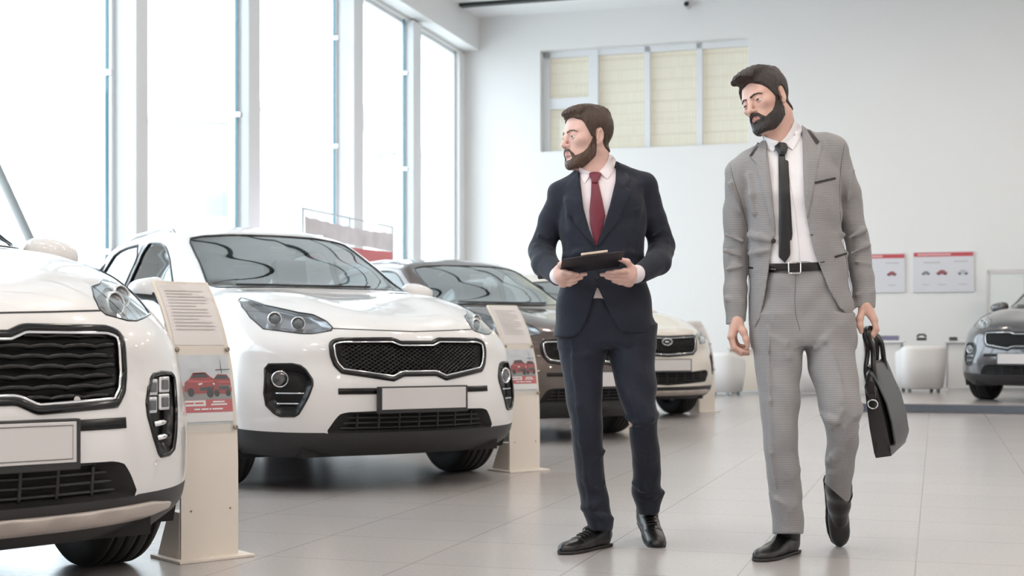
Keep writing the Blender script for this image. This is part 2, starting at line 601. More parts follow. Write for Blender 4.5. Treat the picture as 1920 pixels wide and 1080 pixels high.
def make_car(name, pose, z0, paintmat, kind='crossover', body=None, gt=False, label='', group=None, steer=0.0):
    X, Y, th = pose
    root = empty('car', (X, Y, z0), th - math.pi / 2)
    tag(root, label, 'car', group)
    if gt:
        root.scale = (1, 1, GT_Z)
    B = body
    surf, T = B['surf'], B['T']
    fr, sd = surf.front, surf.side
    GR = T['grillegt'] if gt else T['grille']
    yaw = lambda y: fr(y, .6)
    # ---- body shell with openings
    key = 'gt' if gt else kind
    if key not in BODY_CACHE:
        V, Fc, clad = B['V'], B['F'], B['clad']
        fogp = T['foggt'] if gt else T['fog']
        up = lambda V: V[:, 0] > .1
        fronts = [(GR, up), (fogp, up), (mir(fogp), up), (T['intake'], up), (T['lamp'], lambda V: (V[:, 0] > -.3) & (V[:, 2] > .7)), (mir(T['lamp']), lambda V: (V[:, 0] > -.3) & (V[:, 2] > .7)),
                  (screen_outline('windscreen'), lambda V: (V[:, 2] > 1.09) & (V[:, 0] > -1.4))]
        rear_screen = [(0, 1.5), (.3, 1.495), (.45, 1.47), (.55, 1.22), (.5, 1.2), (0, 1.2), (-.5, 1.2), (-.55, 1.22), (-.45, 1.47), (-.3, 1.495)]
        sides = []
        for sg in (1, -1):
            for k in ('front', 'rear', 'quarter'):
                sides.append((smooth_poly(screen_outline(k), 1), sg, lambda V: V[:, 2] > 1.0))
            for ax in (0, -2.67 * B['sx']):
                a = np.linspace(0, 2 * math.pi, 60, endpoint=False)
                sides.append((np.stack([ax + .425 * np.cos(a), .36 + .425 * np.sin(a)], 1), sg, lambda V: (V[:, 2] < .9) & (np.abs(V[:, 1]) > .55)))
        V2, F2, keep = cut_holes(V, Fc, surf, fronts, sides)
        o = mk('body_shell', V2, F2, None, root, mats=[paintmat, PLASTIC])
        idx = clad[keep].astype(int)
        o.data.polygons.foreach_set('material_index', idx.tolist())
        bm = bmesh.new()
        bm.from_mesh(o.data)
        bmesh.ops.remove_doubles(bm, verts=bm.verts, dist=.0004)
        bmesh.ops.recalc_face_normals(bm, faces=bm.faces)
        loose = [v for v in bm.verts if not v.link_faces]
        bmesh.ops.delete(bm, geom=loose, context='VERTS')
        bm.to_mesh(o.data)
        bm.free()
        BODY_CACHE[key] = o.data
    else:
        o = bpy.data.objects.new('body_shell', BODY_CACHE[key])
        COL.objects.link(o)
        o.parent = root
        o.material_slots[0].link = 'OBJECT'
        o.material_slots[0].material = paintmat
    shell = o
    # ---- glass
    ws = screen_outline('windscreen')
    g = mk('windscreen', *patch(smooth_poly(ws, 1), fr, -.004, 10, n=120), WSGLASS, root)
    mk('frit_band', *ring_tube(shrink(ws, .004), fr, .010, -.006, n=140, seg=6, flat=1.0), GLOSSBLACK, g)
    for s in (-1, 1):
        mk('wiper', *join(line_tube([(s * .10 - .45, 1.166), (s * .1 - .1, 1.163), (s * .1 + .22, 1.166)], fr, .007, .012, n=24, seg=6)), PLASTIC, g)
    for sg in (1, -1):
        f = lambda x, z, sg=sg: sd(x, z, sg)
        for k in ('front', 'rear', 'quarter'):
            oo = smooth_poly(screen_outline(k), 1)
            w = mk('side_window', *patch(oo, f, -.006, 6, n=72), SIDEGLASS, root)
            mk('window_trim', *ring_tube(oo, f, .008, 0, n=90, seg=6), GLOSSBLACK if k == 'front' else PLASTIC, w)
        mk('pillar_trim', *patch([(-1.70, 1.115), (-1.625, 1.49), (-1.70, 1.49), (-1.775, 1.115)], f, .002, 3, n=40), GLOSSBLACK, root)
        # panel gaps: door lines, bonnet side
        mk('door_gap', *join(line_tube([(-.60, .40), (-.57, .7), (-.60, 1.0), (-.78, 1.1)], f, .0035, .0005, n=40),
                             line_tube([(-1.73, .40), (-1.72, .8), (-1.76, 1.1)], f, .0035, .0005, n=30),
                             line_tube([(-.60, .405), (-1.73, .405)], f, .0035, .0005, n=30)), SEAM, root)
        for dx in (-1.5, -2.4):
            h = mk('door_handle', *tube([sd(dx - .09, .93, sg)[0] + np.array([0, .008 * sg, 0]), sd(dx - .05, .93, sg)[0] + np.array([0, .035 * sg, 0]), sd(dx + .06, .93, sg)[0] + np.array([0, .035 * sg, 0]), sd(dx + .10, .93, sg)[0] + np.array([0, .008 * sg, 0])], .014, 8), paintmat, root)
        # wheel-arch cladding
        for ax in (0, -2.67 * B['sx']):
            Vv, Ff = [], []
            aa = np.linspace(math.radians(-14), math.radians(194), 50)
            prof = [(.41, -.05), (.41, .010), (.418, .016), (.47, .014), (.48, -.004)]
            for a in aa:
                for r, offv in prof:
                    P, N = sd(ax + r * math.cos(a), max(.36 + r * math.sin(a), .225), sg)
                    Vv.append(P + np.array([0, sg * offv, 0]))
            m = len(prof)
            for i in range(len(aa) - 1):
                for j in range(m - 1):
                    Ff.append((i * m + j, i * m + j + 1, (i + 1) * m + j + 1, (i + 1) * m + j))
            mk('arch_cladding', Vv, Ff, PLASTIC, root)
            # wheel well
            prof = [(.42, .30 * sg), (.42, .93 * sg)]
            Vv, Ff = [], []
            aa = np.linspace(math.radians(-25), math.radians(205), 30)
            for a in aa:
                for r, t in ((.0, .56), (.42, .56), (.42, .90)):
                    Vv.append((ax + r * math.cos(a), t * sg, .36 + r * math.sin(a)))
            for i in range(len(aa) - 1):
                for j in range(2):
                    Ff.append((i * 3 + j, i * 3 + j + 1, i * 3 + j + 4, i * 3 + j + 3))
            mk('wheel_well', Vv, Ff, UNDER, root)
        # mirror
        mr = []
        Fm_ = []
        nu, nv = 20, 14
        cx, cy, cz = -.80, .955 * sg, 1.155
        for i in range(nv + 1):
            ph = -math.pi / 2 + math.pi * i / nv
            for j in range(nu):
                a = 2 * math.pi * j / nu
                ca, sa, cp, sp = math.cos(a), math.sin(a), math.cos(ph), math.sin(ph)
                p = lambda v, e: math.copysign(abs(v) ** e, v)
                x = .085 * p(cp, .8) * p(ca, .9)
                y = .118 * p(cp, .7) * p(sa, .75)
                z = .070 * p(sp, .75) * (1 - .28 * (y * sg / .118))
                if x < 0:
                    x *= .55
                mr.append((cx + x - .25 * abs(y) * .6, cy + y, cz + z))
        for i in range(nv):
            for j in range(nu):
                k = (j + 1) % nu
                Fm_.append((i * nu + j, i * nu + k, (i + 1) * nu + k, (i + 1) * nu + j))
        mo = mk('mirror', mr, Fm_, None, root, mats=[paintmat, PLASTIC])
        mo.data.polygons.foreach_set('material_index', [1 if p.center.z < cz - .030 else 0 for p in mo.data.polygons])
        mk('mirror_stalk', *tube([(-.74, .80 * sg, 1.045), (-.78, .87 * sg, 1.075), (-.80, .91 * sg, 1.11)], [.035, .03, .03], 8), PLASTIC, mo)
        # roof rail
        mk('roof_rail', *tube([(x, (.575 - .035 * abs(x + 1.9)) * sg, sd(max(min(x, -1.4), -2.5), 1.4, sg)[0][2] * 0 + z) for x, z in ((-1.42, 1.555), (-1.48, 1.585), (-1.7, 1.602), (-2.2, 1.592), (-2.5, 1.56), (-2.6, 1.535))], .011, 8), ALLOY if kind != 'estate' else CHROME, root)
    # bonnet gap
    hood = [(.66, .955), (.50, .918), (.40, .912), (.20, .902), (0, .898)]
    lampin = min(a for a, b in T['lamp'])
    hl = [q for q in T['lamp'] if q[0] == lampin][0]
    mk('bonnet_gap', *join(*[line_tube([(s * hl[0], hl[1] - .004), (s * hl[0] * .55, hl[1] - .012), (0, hl[1] - .020)], fr, .0035, .0, n=30) for s in (1, -1)]), SEAM, root)
    # ---- grille
    G = GR
    gi = shrink(G, .016)
    rec = (-.035, 0, 0)
    gr = mk('grille', *patch(G, fr, 0, 10, recess=(-.05, 0, 0), n=160, center=(0, np.mean([b for a, b in G]))), GRILLE, root)
    mk('grille_frame', *ring_tube(shrink(G, .008), fr, .0135, -.001, n=220, seg=8), GLOSSBLACK, gr)
    mk('grille_chrome', *ring_tube(shrink(G, .0235), fr, .0052, .004, n=220, seg=8), CHROME, gr)
    parts = []
    inner = shrink(G, .026)
    lo, hi = inner.min(0), inner.max(0)
    if gt:
        # stacked wavy bars
        z = lo[1] + .012
        k = 0
        while z < hi[1]:
            yy = np.arange(lo[0], hi[0], .008)
            P = np.stack([yy, z + .007 * np.abs(np.sin((yy + (k % 2) * .055) * math.pi / .11)) ** .7], 1)
            ins = inpoly(P, inner)
            run = []
            for p, q in zip(P, ins):
                if q:
                    run.append(fr(*p)[0] + np.array([-.022 + .010 * abs(math.sin((p[0] + (k % 2) * .055) * math.pi / .11)), 0, 0]))
                if (not q or p is P[-1]) and len(run) > 3:
                    parts.append(tube(run, .0085, 6))
                if not q:
                    run = []
            z += .030
            k += 1
    elif kind == 'estate':
        for c in np.arange(lo[0], hi[0], .03):
            zz = np.arange(lo[1], hi[1], .012)
            P = np.stack([np.full_like(zz, c), zz], 1)
            run = [fr(*p)[0] + np.array([-.02, 0, 0]) for p in P[inpoly(P, inner)]]
            if len(run) > 2:
                parts.append(tube(run, .0085, 6))
        for z in np.arange(lo[1] + .02, hi[1], .035):
            yy = np.arange(lo[0], hi[0], .015)
            P = np.stack([yy, np.full_like(yy, z)], 1)
            run = [fr(*p)[0] + np.array([-.024, 0, 0]) for p in P[inpoly(P, inner)]]
            if len(run) > 2:
                parts.append(tube(run, .006, 6))
    else:
        for sl in (1, -1):
            for c in np.arange(-1.2, 1.2, .034):
                yy = np.arange(lo[0], hi[0], .008)
                P = np.stack([yy, (lo[1] + hi[1]) / 2 + sl * .62 * (yy - c)], 1)
                ok = (P[:, 1] > lo[1]) & (P[:, 1] < hi[1])
                P = P[ok]
                if len(P) < 3:
                    continue
                ins = inpoly(P, inner)
                run = []
                for p, q in zip(P, ins):
                    if q:
                        run.append(fr(*p)[0] + np.array([-.022, 0, 0]))
                    elif len(run) > 2:
                        parts.append(tube(run, .0042, 6))
                        run = []
                if len(run) > 2:
                    parts.append(tube(run, .0042, 6))
    if kind == 'estate':
        cz = np.mean([b for a, b in G])
        c = fr(0, cz + .03)[0] + np.array([.004, 0, 0])
        aa = np.linspace(0, 2 * math.pi, 36, endpoint=False)
        mk('badge', *join(tube([c + np.array([0, .062 * math.cos(t), .034 * math.sin(t)]) for t in aa], .006, 6, True), tube([c + np.array([0, -.03, 0]), c, c + np.array([0, .03, 0])], [.006, .012, .006], 6)), CHROME, gr)
    mk('grille_mesh', *join(*parts), mat('grille_mesh_black', (.007, .007, .008), .24, spec=.4), gr)
    # ---- slot, plate
    sy, sz = T['slot'][0]
    sy = abs(sy)
    if kind != 'estate':
        sl = [(-sy, sz - .016), (-sy, sz + .016), (sy, sz + .016), (sy, sz - .016)]
        mk('bumper_slot', *strip(np.linspace(-sy, sy, 60), [(sz - .017, -.003), (sz - .016, .004), (sz + .016, .004), (sz + .017, -.003)], fr), PODBLACK, root)
    pz = T['plate_z']
    px_ = fr(0, pz)[0][0]
    pl = empty('number_plate', (px_ + .022, 0, pz), 0)
    pl.parent = root
    box_obj('plate_frame', -.03, .004, -.278, .278, -.078, .068, PLASTIC, pl, bevel=.004)
    pp = box_obj('plate', .002, .010, -.262, .262, -.056, .060, PLATE, pl, bevel=.002)
    if gt:
        mk('plate_line', *tube([(.0105, -.25, -.046), (.0105, .25, -.046), (.0105, .25, .05), (.0105, -.25, .05)], .0014, 4, True, up=(1, 0, 0)), PLASTIC, pp)
    # ---- lower intake
    I = T['intake']
    ik = mk('lower_intake', *patch(I, fr, 0, 8, recess=(-.07, 0, 0), n=140, center=(0, np.mean([b for a, b in I]))), UNDER, root)
    parts = []
    ii = shrink(I, .004)
    lo, hi = ii.min(0), ii.max(0)
    for z in np.arange(lo[1] + .022, hi[1], .028):
        yy = np.arange(lo[0], hi[0], .015)
        P = np.stack([yy, np.full_like(yy, z)], 1)
        run = [fr(*p)[0] + np.array([-.035, 0, 0]) for p in P[inpoly(P, ii)]]
        if len(run) > 2:
            parts.append(tube(run, .0052, 6))
    for c in np.linspace(-.36, .36, 7):
        zz = np.arange(lo[1], hi[1], .01)
        P = np.stack([np.full_like(zz, c), zz], 1)
        run = [fr(*p)[0] + np.array([-.032, 0, 0]) for p in P[inpoly(P, ii)]]
        if len(run) > 2:
            parts.append(tube(run, .006, 6))
    mk('intake_slats', *join(*parts), PLASTIC, ik)
    if gt or kind == 'estate':
        Vv, Ff = [], []
        for q in (1,):
            yy = np.linspace(-.70, .70, 60)
            prof = [(.245, .0), (.252, .012), (.262, .020), (.292, .020), (.300, .014), (.304, 0)]
            for y in yy:
                e = 1 - .5 * max(0, (abs(y) - .60) / .10)
                for z, of in prof:
                    zc = .275 + (z - .275) * e + .016 * max(0, abs(y) - .3)
                    P, N = fr(y, zc)
                    bumpy = -.008 if (abs((y * 6) % 1 - .5) < .22 and .255 < z < .296 and abs(y) < .55) else 0
                    Vv.append(P + np.array([1, 0, 0]) * (of + bumpy))
            m = len(prof)
            for i in range(len(yy) - 1):
                for j in range(m - 1):
                    Ff.append((i * m + j, i * m + j + 1, (i + 1) * m + j + 1, (i + 1) * m + j))
        sk = mk('skid_plate', Vv, Ff, SILVER, root)
    # ---- lamps
    for sg in (1, -1):
        lp = T['lamp'] if sg > 0 else mir(T['lamp'])
        c2 = np.mean(lp, 0)
        N = fr(*c2)[1]
        dv = np.array([-.045, -.030 * sg, -.008])
        lamp = mk('headlamp', *patch(lp, fr, 0, 8, recess=dv, n=100), LAMPDARK, root)
        mk('lamp_cover', *patch(lp, fr, -.001, 8, n=100), LAMPGLASS, lamp)
        mk('lamp_surround', *ring_tube(lp, fr, .0042, -.001, n=110, seg=6), GLOSSBLACK, lamp)
        fwd = np.array([.93, .33 * sg, .12])
        fwd /= np.linalg.norm(fwd)
        for k, (ly, lz) in enumerate(T['lens']):
            P = fr(ly * sg, lz)[0] - fwd * .028
            rr = .036
            q = Matrix.Translation(P) @ Vector(fwd).to_track_quat('Z', 'Y').to_matrix().to_4x4()
            tr = lambda vf: ([tuple(q @ Vector(v)) for v in vf[0]], vf[1])
            mk('lamp_ring', *tr(lathe([(rr * 1.12, -.05), (rr * 1.12, -.004), (rr * 1.05, .006), (rr * .93, .004), (rr * .88, -.012)], 32, 'z')), LAMPREF, lamp)
            mk('lamp_lens', *tr(lathe([(rr * .9, -.014), (rr * .8, .0), (rr * .55, .010), (rr * .25, .0145), (0.0005, .015)], 32, 'z')), LENS, lamp)
        # bright side reflector towards the wing
        ly, lz = T['lens'][0]
        out = [q for q in lp if abs(q[0]) > ly + .045]
        if len(out) >= 3 and kind != 'estate':
            c3 = np.mean(out, 0)
            oo = [tuple(c3 + (np.array(q) - c3) * .8) for q in out]
            mk('side_reflector', *patch(oo, lambda a, b: fr(a, b), -.014, 4, n=40), LAMPREF, lamp)
        # fog / air pods
        fp = T['foggt'] if gt else T['fog']
        fp = fp if sg > 0 else mir(fp)
        pod = mk('fog_pod', *patch(fp, fr, 0, 8, recess=(-.028, -.018 * sg, 0), n=90), PODBLACK, root)
        mk('pod_frame', *ring_tube(shrink(fp, .004), fr, .0075, -.001, n=110, seg=8), GLOSSBLACK, pod)
        fw2 = np.array([.90, .38 * sg, 0])
        fw2 /= np.linalg.norm(fw2)
        if gt:
            for (ly, lz) in T['quad']:
                P = fr(ly * sg, lz)[0] - fw2 * .003
                q = Matrix.Translation(P) @ Matrix.Rotation(math.atan2(fw2[1], fw2[0]), 4, 'Z')
                s = .026
                bm = bmesh.new()
                bbox(bm, -.03, .0, -s, s, -s, s, q)
                l = mkb('led_lamp', bm, LAMPREF, pod, bevel=.006)
                bm = bmesh.new()
                bbox(bm, -.002, .005, -s * .6, s * .6, -s * .6, s * .6, q)
                mkb('led_lens', bm, LENS, l, bevel=.004)
            for (ya, za), (yb, zb) in T['gtbar']:
                P0, P1 = fr(ya * sg, za)[0] + fw2 * .0, fr(yb * sg, zb)[0] + fw2 * .0
                mk('chrome_fin', *tube([P0, (P0 + P1) / 2, P1], [.008, .010, .003], 8), CHROME, pod)
        elif kind != 'estate':
            ly, lz = T['foglens'][0]
            P = fr(ly * sg, lz)[0] - fw2 * .020
            q = Matrix.Translation(P) @ Vector(fw2).to_track_quat('Z', 'Y').to_matrix().to_4x4()
            tr = lambda vf: ([tuple(q @ Vector(v)) for v in vf[0]], vf[1])
            l = mk('fog_lamp', *tr(lathe([(.050, -.02), (.047, .0), (.044, .005), (.0405, .005), (.038, -.008)], 32, 'z')), CHROME, pod)
            mk('fog_lens', *tr(lathe([(.039, -.008), (.02, -.002), (.0005, .0)], 28, 'z')), LENS, l)
            fb = T['fogbar']
            for i in (0, 2):
                (ya, za), (yb, zb) = fb[i], fb[i + 1]
                zc = (za + zb) / 2
                pts = [fr((ya + (yb - ya) * t) * sg, zc)[0] - fw2 * .006 for t in np.linspace(0, 1, 8)]
                mk('chrome_fin', *tube(pts, .0042, 6), CHROME, pod)
    if gt:
        for y in (.30, .60, -.30, -.60):
            pz_ = .635 if abs(y) < .4 else .43
            P, N = fr(y, pz_)
            q = Matrix.Translation(P) @ Vector(N).to_track_quat('Z', 'Y').to_matrix().to_4x4()
            vf = lathe([(.010, -.002), (.010, .002), (.0085, .002), (.0085, .001), (.0005, .001)], 20, 'z')
            mk('parking_sensor', [tuple(q @ Vector(v)) for v in vf[0]], vf[1], paintmat, root)
    # ---- underbody, inside
    bm = bmesh.new()
    bbox(bm, -3.30, .60, -.56, .56, .22, .50)
    bbox(bm, -2.2, -.46, -.86, .86, .24, .46)
    bbox(bm, .30, .76, -.62, .62, .20, .42)
    mkb('underbody', bm, UNDER, root)
    bm = bmesh.new()
    bbox(bm, -3.1, .2, -.80, .80, .46, .52)
    mkb('cabin_floor', bm, SEAT, root)
    V, Fc = [], []
    yy = np.linspace(-.74, .74, 16)
    prof = [(-.30, 1.02), (-.55, 1.095), (-.72, 1.10), (-.80, 1.06), (-.84, .96), (-.80, .6)]
    for y in yy:
        for x, z in prof:
            V.append((x + .06 * (y / .74) ** 2 * -1, y, z + (.03 * math.exp(-((y - .36) / .16) ** 2) if z > 1.03 else 0)))
    for i in range(len(yy) - 1):
        for j in range(len(prof) - 1):
            a = i * len(prof) + j
            Fc.append((a, a + 1, a + 1 + len(prof), a + len(prof)))
    mk('dashboard', V, Fc, DASH, root)
    a = np.linspace(0, 2 * math.pi, 30, endpoint=False)
    c = np.array([-.98, .36, 1.03])
    ring = [c + np.array([.06 * math.sin(t), .18 * math.cos(t), .17 * math.sin(t)]) for t in a]
    st = mk('steering_wheel', *join(tube(ring, .014, 8, True), tube([c + np.array([0, -.17, 0]), c + np.array([.02, 0, -.01]), c + np.array([0, .17, 0])], [.014, .05, .014], 8), tube([c, c + np.array([.2, 0, -.06])], .03, 8)), DASH, root)
    for x, ys in ((-1.45, (.37, -.37)), (-2.35, (.42, -.42))):
        for y in ys:
            bm = bmesh.new()
            bbox(bm, x - .05, x + .45, y - .25, y + .25, .55, .72)
            M = Matrix.Translation((x - .05, y, .70)) @ Matrix.Rotation(math.radians(-14), 4, 'Y')
            bbox(bm, -.08, .08, -.24, .24, -.05, .52, M, taper=.85)
            bbox(bm, -.05, .05, -.12, .12, .56, .73, M)
            bbox(bm, -.012, .012, -.07, -.05, .45, .60, M)
            bbox(bm, -.012, .012, .05, .07, .45, .60, M)
            mkb('seat', bm, SEAT, root, bevel=.035)
    box_obj('rear_mirror', -.93, -.91, -.09, .09, 1.415, 1.455, mat('mirror_grey', (.25, .26, .26), .4), root, bevel=.012)
    for x in (0, -2.67 * B['sx']):
        for y in (.80, -.80):
            make_wheel(root, x, y, steer=steer if x == 0 else 0)
    return root


BODY_CACHE = {}


def build_bodies():
    V, Fc, clad = body_grid()
    surf = Surf(V, Fc)
    T = traces(surf)
    T['plate_z'] = .517
    g1 = lambda pts: [tuple(to_local(P1, a, b, surf, GT_Z)[[1, 2]]) for a, b in pts]
    sc = 687 / 140.
    z8 = lambda L: [(220 + a / sc, 660 + b / sc) for a, b in L]
    fg = g1(z8([(330, 200), (400, 178), (495, 185), (525, 230), (540, 420), (538, 780), (520, 900), (480, 950), (400, 968), (375, 930), (330, 790), (275, 590), (262, 470), (280, 330), (305, 240)]))
    T['foggt'] = fg
    T['grillegt'] = [(y, z - (.012 + .036 * min(1, max(0, (abs(y) - .15) / .25))) if z < .77 else z + .005) for y, z in T['grille']]
    T['quad'] = g1(z8([(335, 325), (445, 300), (330, 490), (445, 460)]))
    T['gtbar'] = [tuple(g1(z8([(340, 665), (480, 635)]))), tuple(g1(z8([(368, 790), (480, 765)])))]
    std = dict(V=V, F=Fc, clad=clad, surf=surf, T=T, sx=1.0)
    return std


def build_estate():
    def ed(A):
        A[6, :4, 0] += (.02, .02, .015, .0)
        A[7, :3, 0] += (.035, .03, .02)
        A[7, :3, 2] += (.02, .02, .012)
        A[5, :3, 0] += (.01, .01, 0)
    V, Fc, clad = body_grid((1.06, 1.01, 1.03), ed)
    surf = Surf(V, Fc)
    h = lambda L: L + [(-a, b) for a, b in L[::-1] if a > 0]
    T = dict(grille=h([(0, .885), (.40, .90), (.435, .88), (.42, .73), (.36, .685), (0, .665)]),
             lamp=[(.47, .90), (.60, .93), (.74, .955), (.80, .945), (.76, .87), (.62, .81), (.49, .80)], lens=[(.57, .868), (.67, .885)],
             fog=[(.70, .67), (.75, .69), (.785, .63), (.785, .50), (.75, .46), (.71, .50)], foglens=[(.75, .6)],
             intake=h([(0, .50), (.30, .505), (.55, .52), (.62, .50), (.56, .39), (0, .36)]), slot=((.45, .60), None), plate_z=.575)
    return dict(V=V, F=Fc, clad=clad, surf=surf, T=T, sx=1.06)
# ================================================================ showroom
D1, D2, C0 = np.array([.9563, -.2924]), np.array([.2924, .9563]), np.array([-.846, 24.45])
ROT = math.atan2(-.2924, .9563)


def RP(u, v, z=0.0):
    """room coordinates: u along the end wall from the window corner, v from the end wall towards the viewer"""
    p = C0 + u * D1 - v * D2
    return np.array([p[0], p[1], z])


ROOM = Matrix.Translation((C0[0], C0[1], 0)) @ Matrix.Rotation(ROT, 4, 'Z')   # local x = u, local y = -v


def rbox(bm, u0, u1, v0, v1, z0, z1):
    return bbox(bm, u0, u1, -v1, -v0, z0, z1)


def robj(name, boxes, m, parent=None, bevel=None, kind='structure'):
    bm = bmesh.new()
    for b in boxes:
        rbox(bm, *b)
    o = mkb(name, bm, m, parent, bevel=bevel)
    if parent is None:
        o.matrix_world = ROOM
        if kind:
            o['kind'] = kind
    return o


def wall_at(px, py, v=0.0):
    """u and z where a photograph pixel lands on the plane v behind/before the end wall"""
    k = (px - 960) / F_PX
    c = C0 - v * D2
    u = (k * c[1] - c[0]) / (D1[0] - k * D1[1])
    p = c + u * D1
    return u, CAM_H - (py - HOR) / F_PX * p[1]


WALLM = mat('wall_paint', (.83, .83, .82), .75, bump=(30, .05))
CEILM = mat('ceiling_paint', (.90, .90, .90), .8)
FRAMEM = mat('window_frame_white', (.80, .82, .84), .4)
ALU = mat('aluminium', (.62, .63, .65), .35, .8)
WINGLASS = glass_mat('window_glass', (.96, .98, .985), 1.35)
TEAL = mat('glass_fin_edge', (.07, .22, .28), .12, coat=.5)


def floor_mat():
    m = bpy.data.materials.new('floor_tiles')
    m.use_nodes = True
    nt = m.node_tree
    b = nt.nodes['Principled BSDF']
    tc = nt.nodes.new('ShaderNodeTexCoord')
    br = nt.nodes.new('ShaderNodeTexBrick')
    br.offset = 0
    br.inputs['Scale'].default_value = 1
    br.inputs['Brick Width'].default_value = .6
    br.inputs['Row Height'].default_value = .6
    br.inputs['Mortar Size'].default_value = .0035
    br.inputs['Mortar Smooth'].default_value = .2
    br.inputs['Color1'].default_value = (.465, .435, .428, 1)
    br.inputs['Color2'].default_value = (.48, .45, .443, 1)
    br.inputs['Mortar'].default_value = (.33, .30, .29, 1)
    nt.links.new(tc.outputs['Object'], br.inputs['Vector'])
    n = nt.nodes.new('ShaderNodeTexNoise')
    n.inputs['Scale'].default_value = 60
    n.inputs['Detail'].default_value = 5
    nt.links.new(tc.outputs['Object'], n.inputs['Vector'])
    mx = nt.nodes.new('ShaderNodeMix')
    mx.data_type = 'RGBA'
    mx.blend_type = 'MULTIPLY'
    mx.inputs['Factor'].default_value = .12
    nt.links.new(br.outputs['Color'], mx.inputs['A'])
    nt.links.new(n.outputs['Color'], mx.inputs['B'])
    nt.links.new(mx.outputs['Result'], b.inputs['Base Color'])
    rr = nt.nodes.new('ShaderNodeMapRange')
    rr.inputs['To Min'].default_value = .17
    rr.inputs['To Max'].default_value = .30
    nt.links.new(n.outputs['Fac'], rr.inputs['Value'])
    nt.links.new(rr.outputs['Result'], b.inputs['Roughness'])
    b.inputs['Specular IOR Level'].default_value = .7
    bp = nt.nodes.new('ShaderNodeBump')
    bp.inputs['Strength'].default_value = .25
    bp.inputs['Distance'].default_value = .002
    inv = nt.nodes.new('ShaderNodeMath')
    inv.operation = 'SUBTRACT'
    inv.inputs[0].default_value = 1
    nt.links.new(br.outputs['Fac'], inv.inputs[1])
    nt.links.new(inv.outputs[0], bp.inputs['Height'])
    nt.links.new(bp.outputs['Normal'], b.inputs['Normal'])
    return m


RW, NEAR = 17.0, 31.0          # room width (u) and open near end (v)
HEAD, CEIL = 5.88, 6.51
# floor: its own frame so that the tile joints fall where the photograph has them
fm = bmesh.new()
u_off, v_off = -.072, .05      # P.d1 = u_off + .6k and P.d2 = v_off + .6k
c0u, c0v = float(C0 @ D1), float(C0 @ D2)
bbox(fm, c0u - u_off - .0, c0u - u_off + RW, c0v - v_off - NEAR, c0v - v_off, -.2, 0)
fl = mkb('floor', fm, floor_mat())
fl.matrix_world = Matrix.Translation((D1[0] * u_off + D2[0] * v_off, D1[1] * u_off + D2[1] * v_off, 0)) @ Matrix.Rotation(ROT, 4, 'Z')
fl['kind'] = 'structure'

robj('ceiling', [(-.4, RW, 0, NEAR, CEIL, CEIL + .3)], CEILM)
robj('wall_front', [(-.4, RW, NEAR, NEAR + .3, 0, CEIL)], mat('wall_warm_bounce', (.80, .64, .55), .8))  # unseen near wall; warm tint put in to warm the car fronts
robj('wall_right', [(RW, RW + .3, 0, NEAR, 0, CEIL)], WALLM)

# end wall with the recessed inner window
wu0, _ = wall_at(1013, 200)
wu1, _ = wall_at(1403, 200)
wz1 = wall_at(1013, 95)[1]
wz0 = wall_at(1013, 285)[1]
robj('wall_back', [(-.4, wu0, -.35, 0, 0, CEIL), (wu1, RW, -.35, 0, 0, CEIL), (wu0, wu1, -.35, 0, 0, wz0), (wu0, wu1, -.35, 0, wz1, CEIL)], WALLM)


def blind_mat():
    m = bpy.data.materials.new('woven_blind_glow')
    m.use_nodes = True
    nt = m.node_tree
    b = nt.nodes['Principled BSDF']
    b.inputs['Roughness'].default_value = .7
    tc = nt.nodes.new('ShaderNodeTexCoord')
    br = nt.nodes.new('ShaderNodeTexBrick')
    br.offset = 0
    br.inputs['Scale'].default_value = 1
    br.inputs['Brick Width'].default_value = .045
    br.inputs['Row Height'].default_value = .19
    br.inputs['Mortar Size'].default_value = .007
    br.inputs['Color1'].default_value = (.82, .735, .60, 1)
    br.inputs['Color2'].default_value = (.85, .77, .64, 1)
    br.inputs['Mortar'].default_value = (.72, .645, .52, 1)
    mp = nt.nodes.new('ShaderNodeMapping')
    mp.inputs['Rotation'].default_value = (math.pi / 2, 0, 0)
    nt.links.new(tc.outputs['Object'], mp.inputs['Vector'])
    nt.links.new(mp.outputs['Vector'], br.inputs['Vector'])
    nt.links.new(br.outputs['Color'], b.inputs['Base Color'])
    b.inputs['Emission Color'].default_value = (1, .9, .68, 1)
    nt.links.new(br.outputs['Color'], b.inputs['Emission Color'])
    b.inputs['Emission Strength'].default_value = .25  # faint self-glow put in to lighten the blind; no lamp here
    return m


iw = empty('window_6', (0, 0, 0))
iw.matrix_world = ROOM
iw['kind'] = 'structure'
vf = -.20
A = lambda px: wall_at(px, 200, vf)[0]
bars = [(wu0, A(1031), -.26, -.19, wz0, wz1), (A(1105), A(1122), -.26, -.17, wz0, wz1), (A(1209), A(1219), -.26, -.19, wz0, wz1), (A(1306), A(1317), -.26, -.19, wz0, wz1),
        (wu0, wu1, -.26, -.19, wz1 - .10, wz1), (wu0, wu1, -.26, -.19, wz0, wz0 + .035), (A(1031), A(1105), -.26, -.18, wall_at(1060, 204, vf)[1], wall_at(1060, 184, vf)[1])]
robj('window_frame', bars, FRAMEM, iw)
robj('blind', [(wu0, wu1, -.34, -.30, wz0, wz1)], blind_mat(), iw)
robj('window_pane', [(wu0 + .01, wu1 - .01, -.232, -.228, wz0, wz1)], WINGLASS, iw)

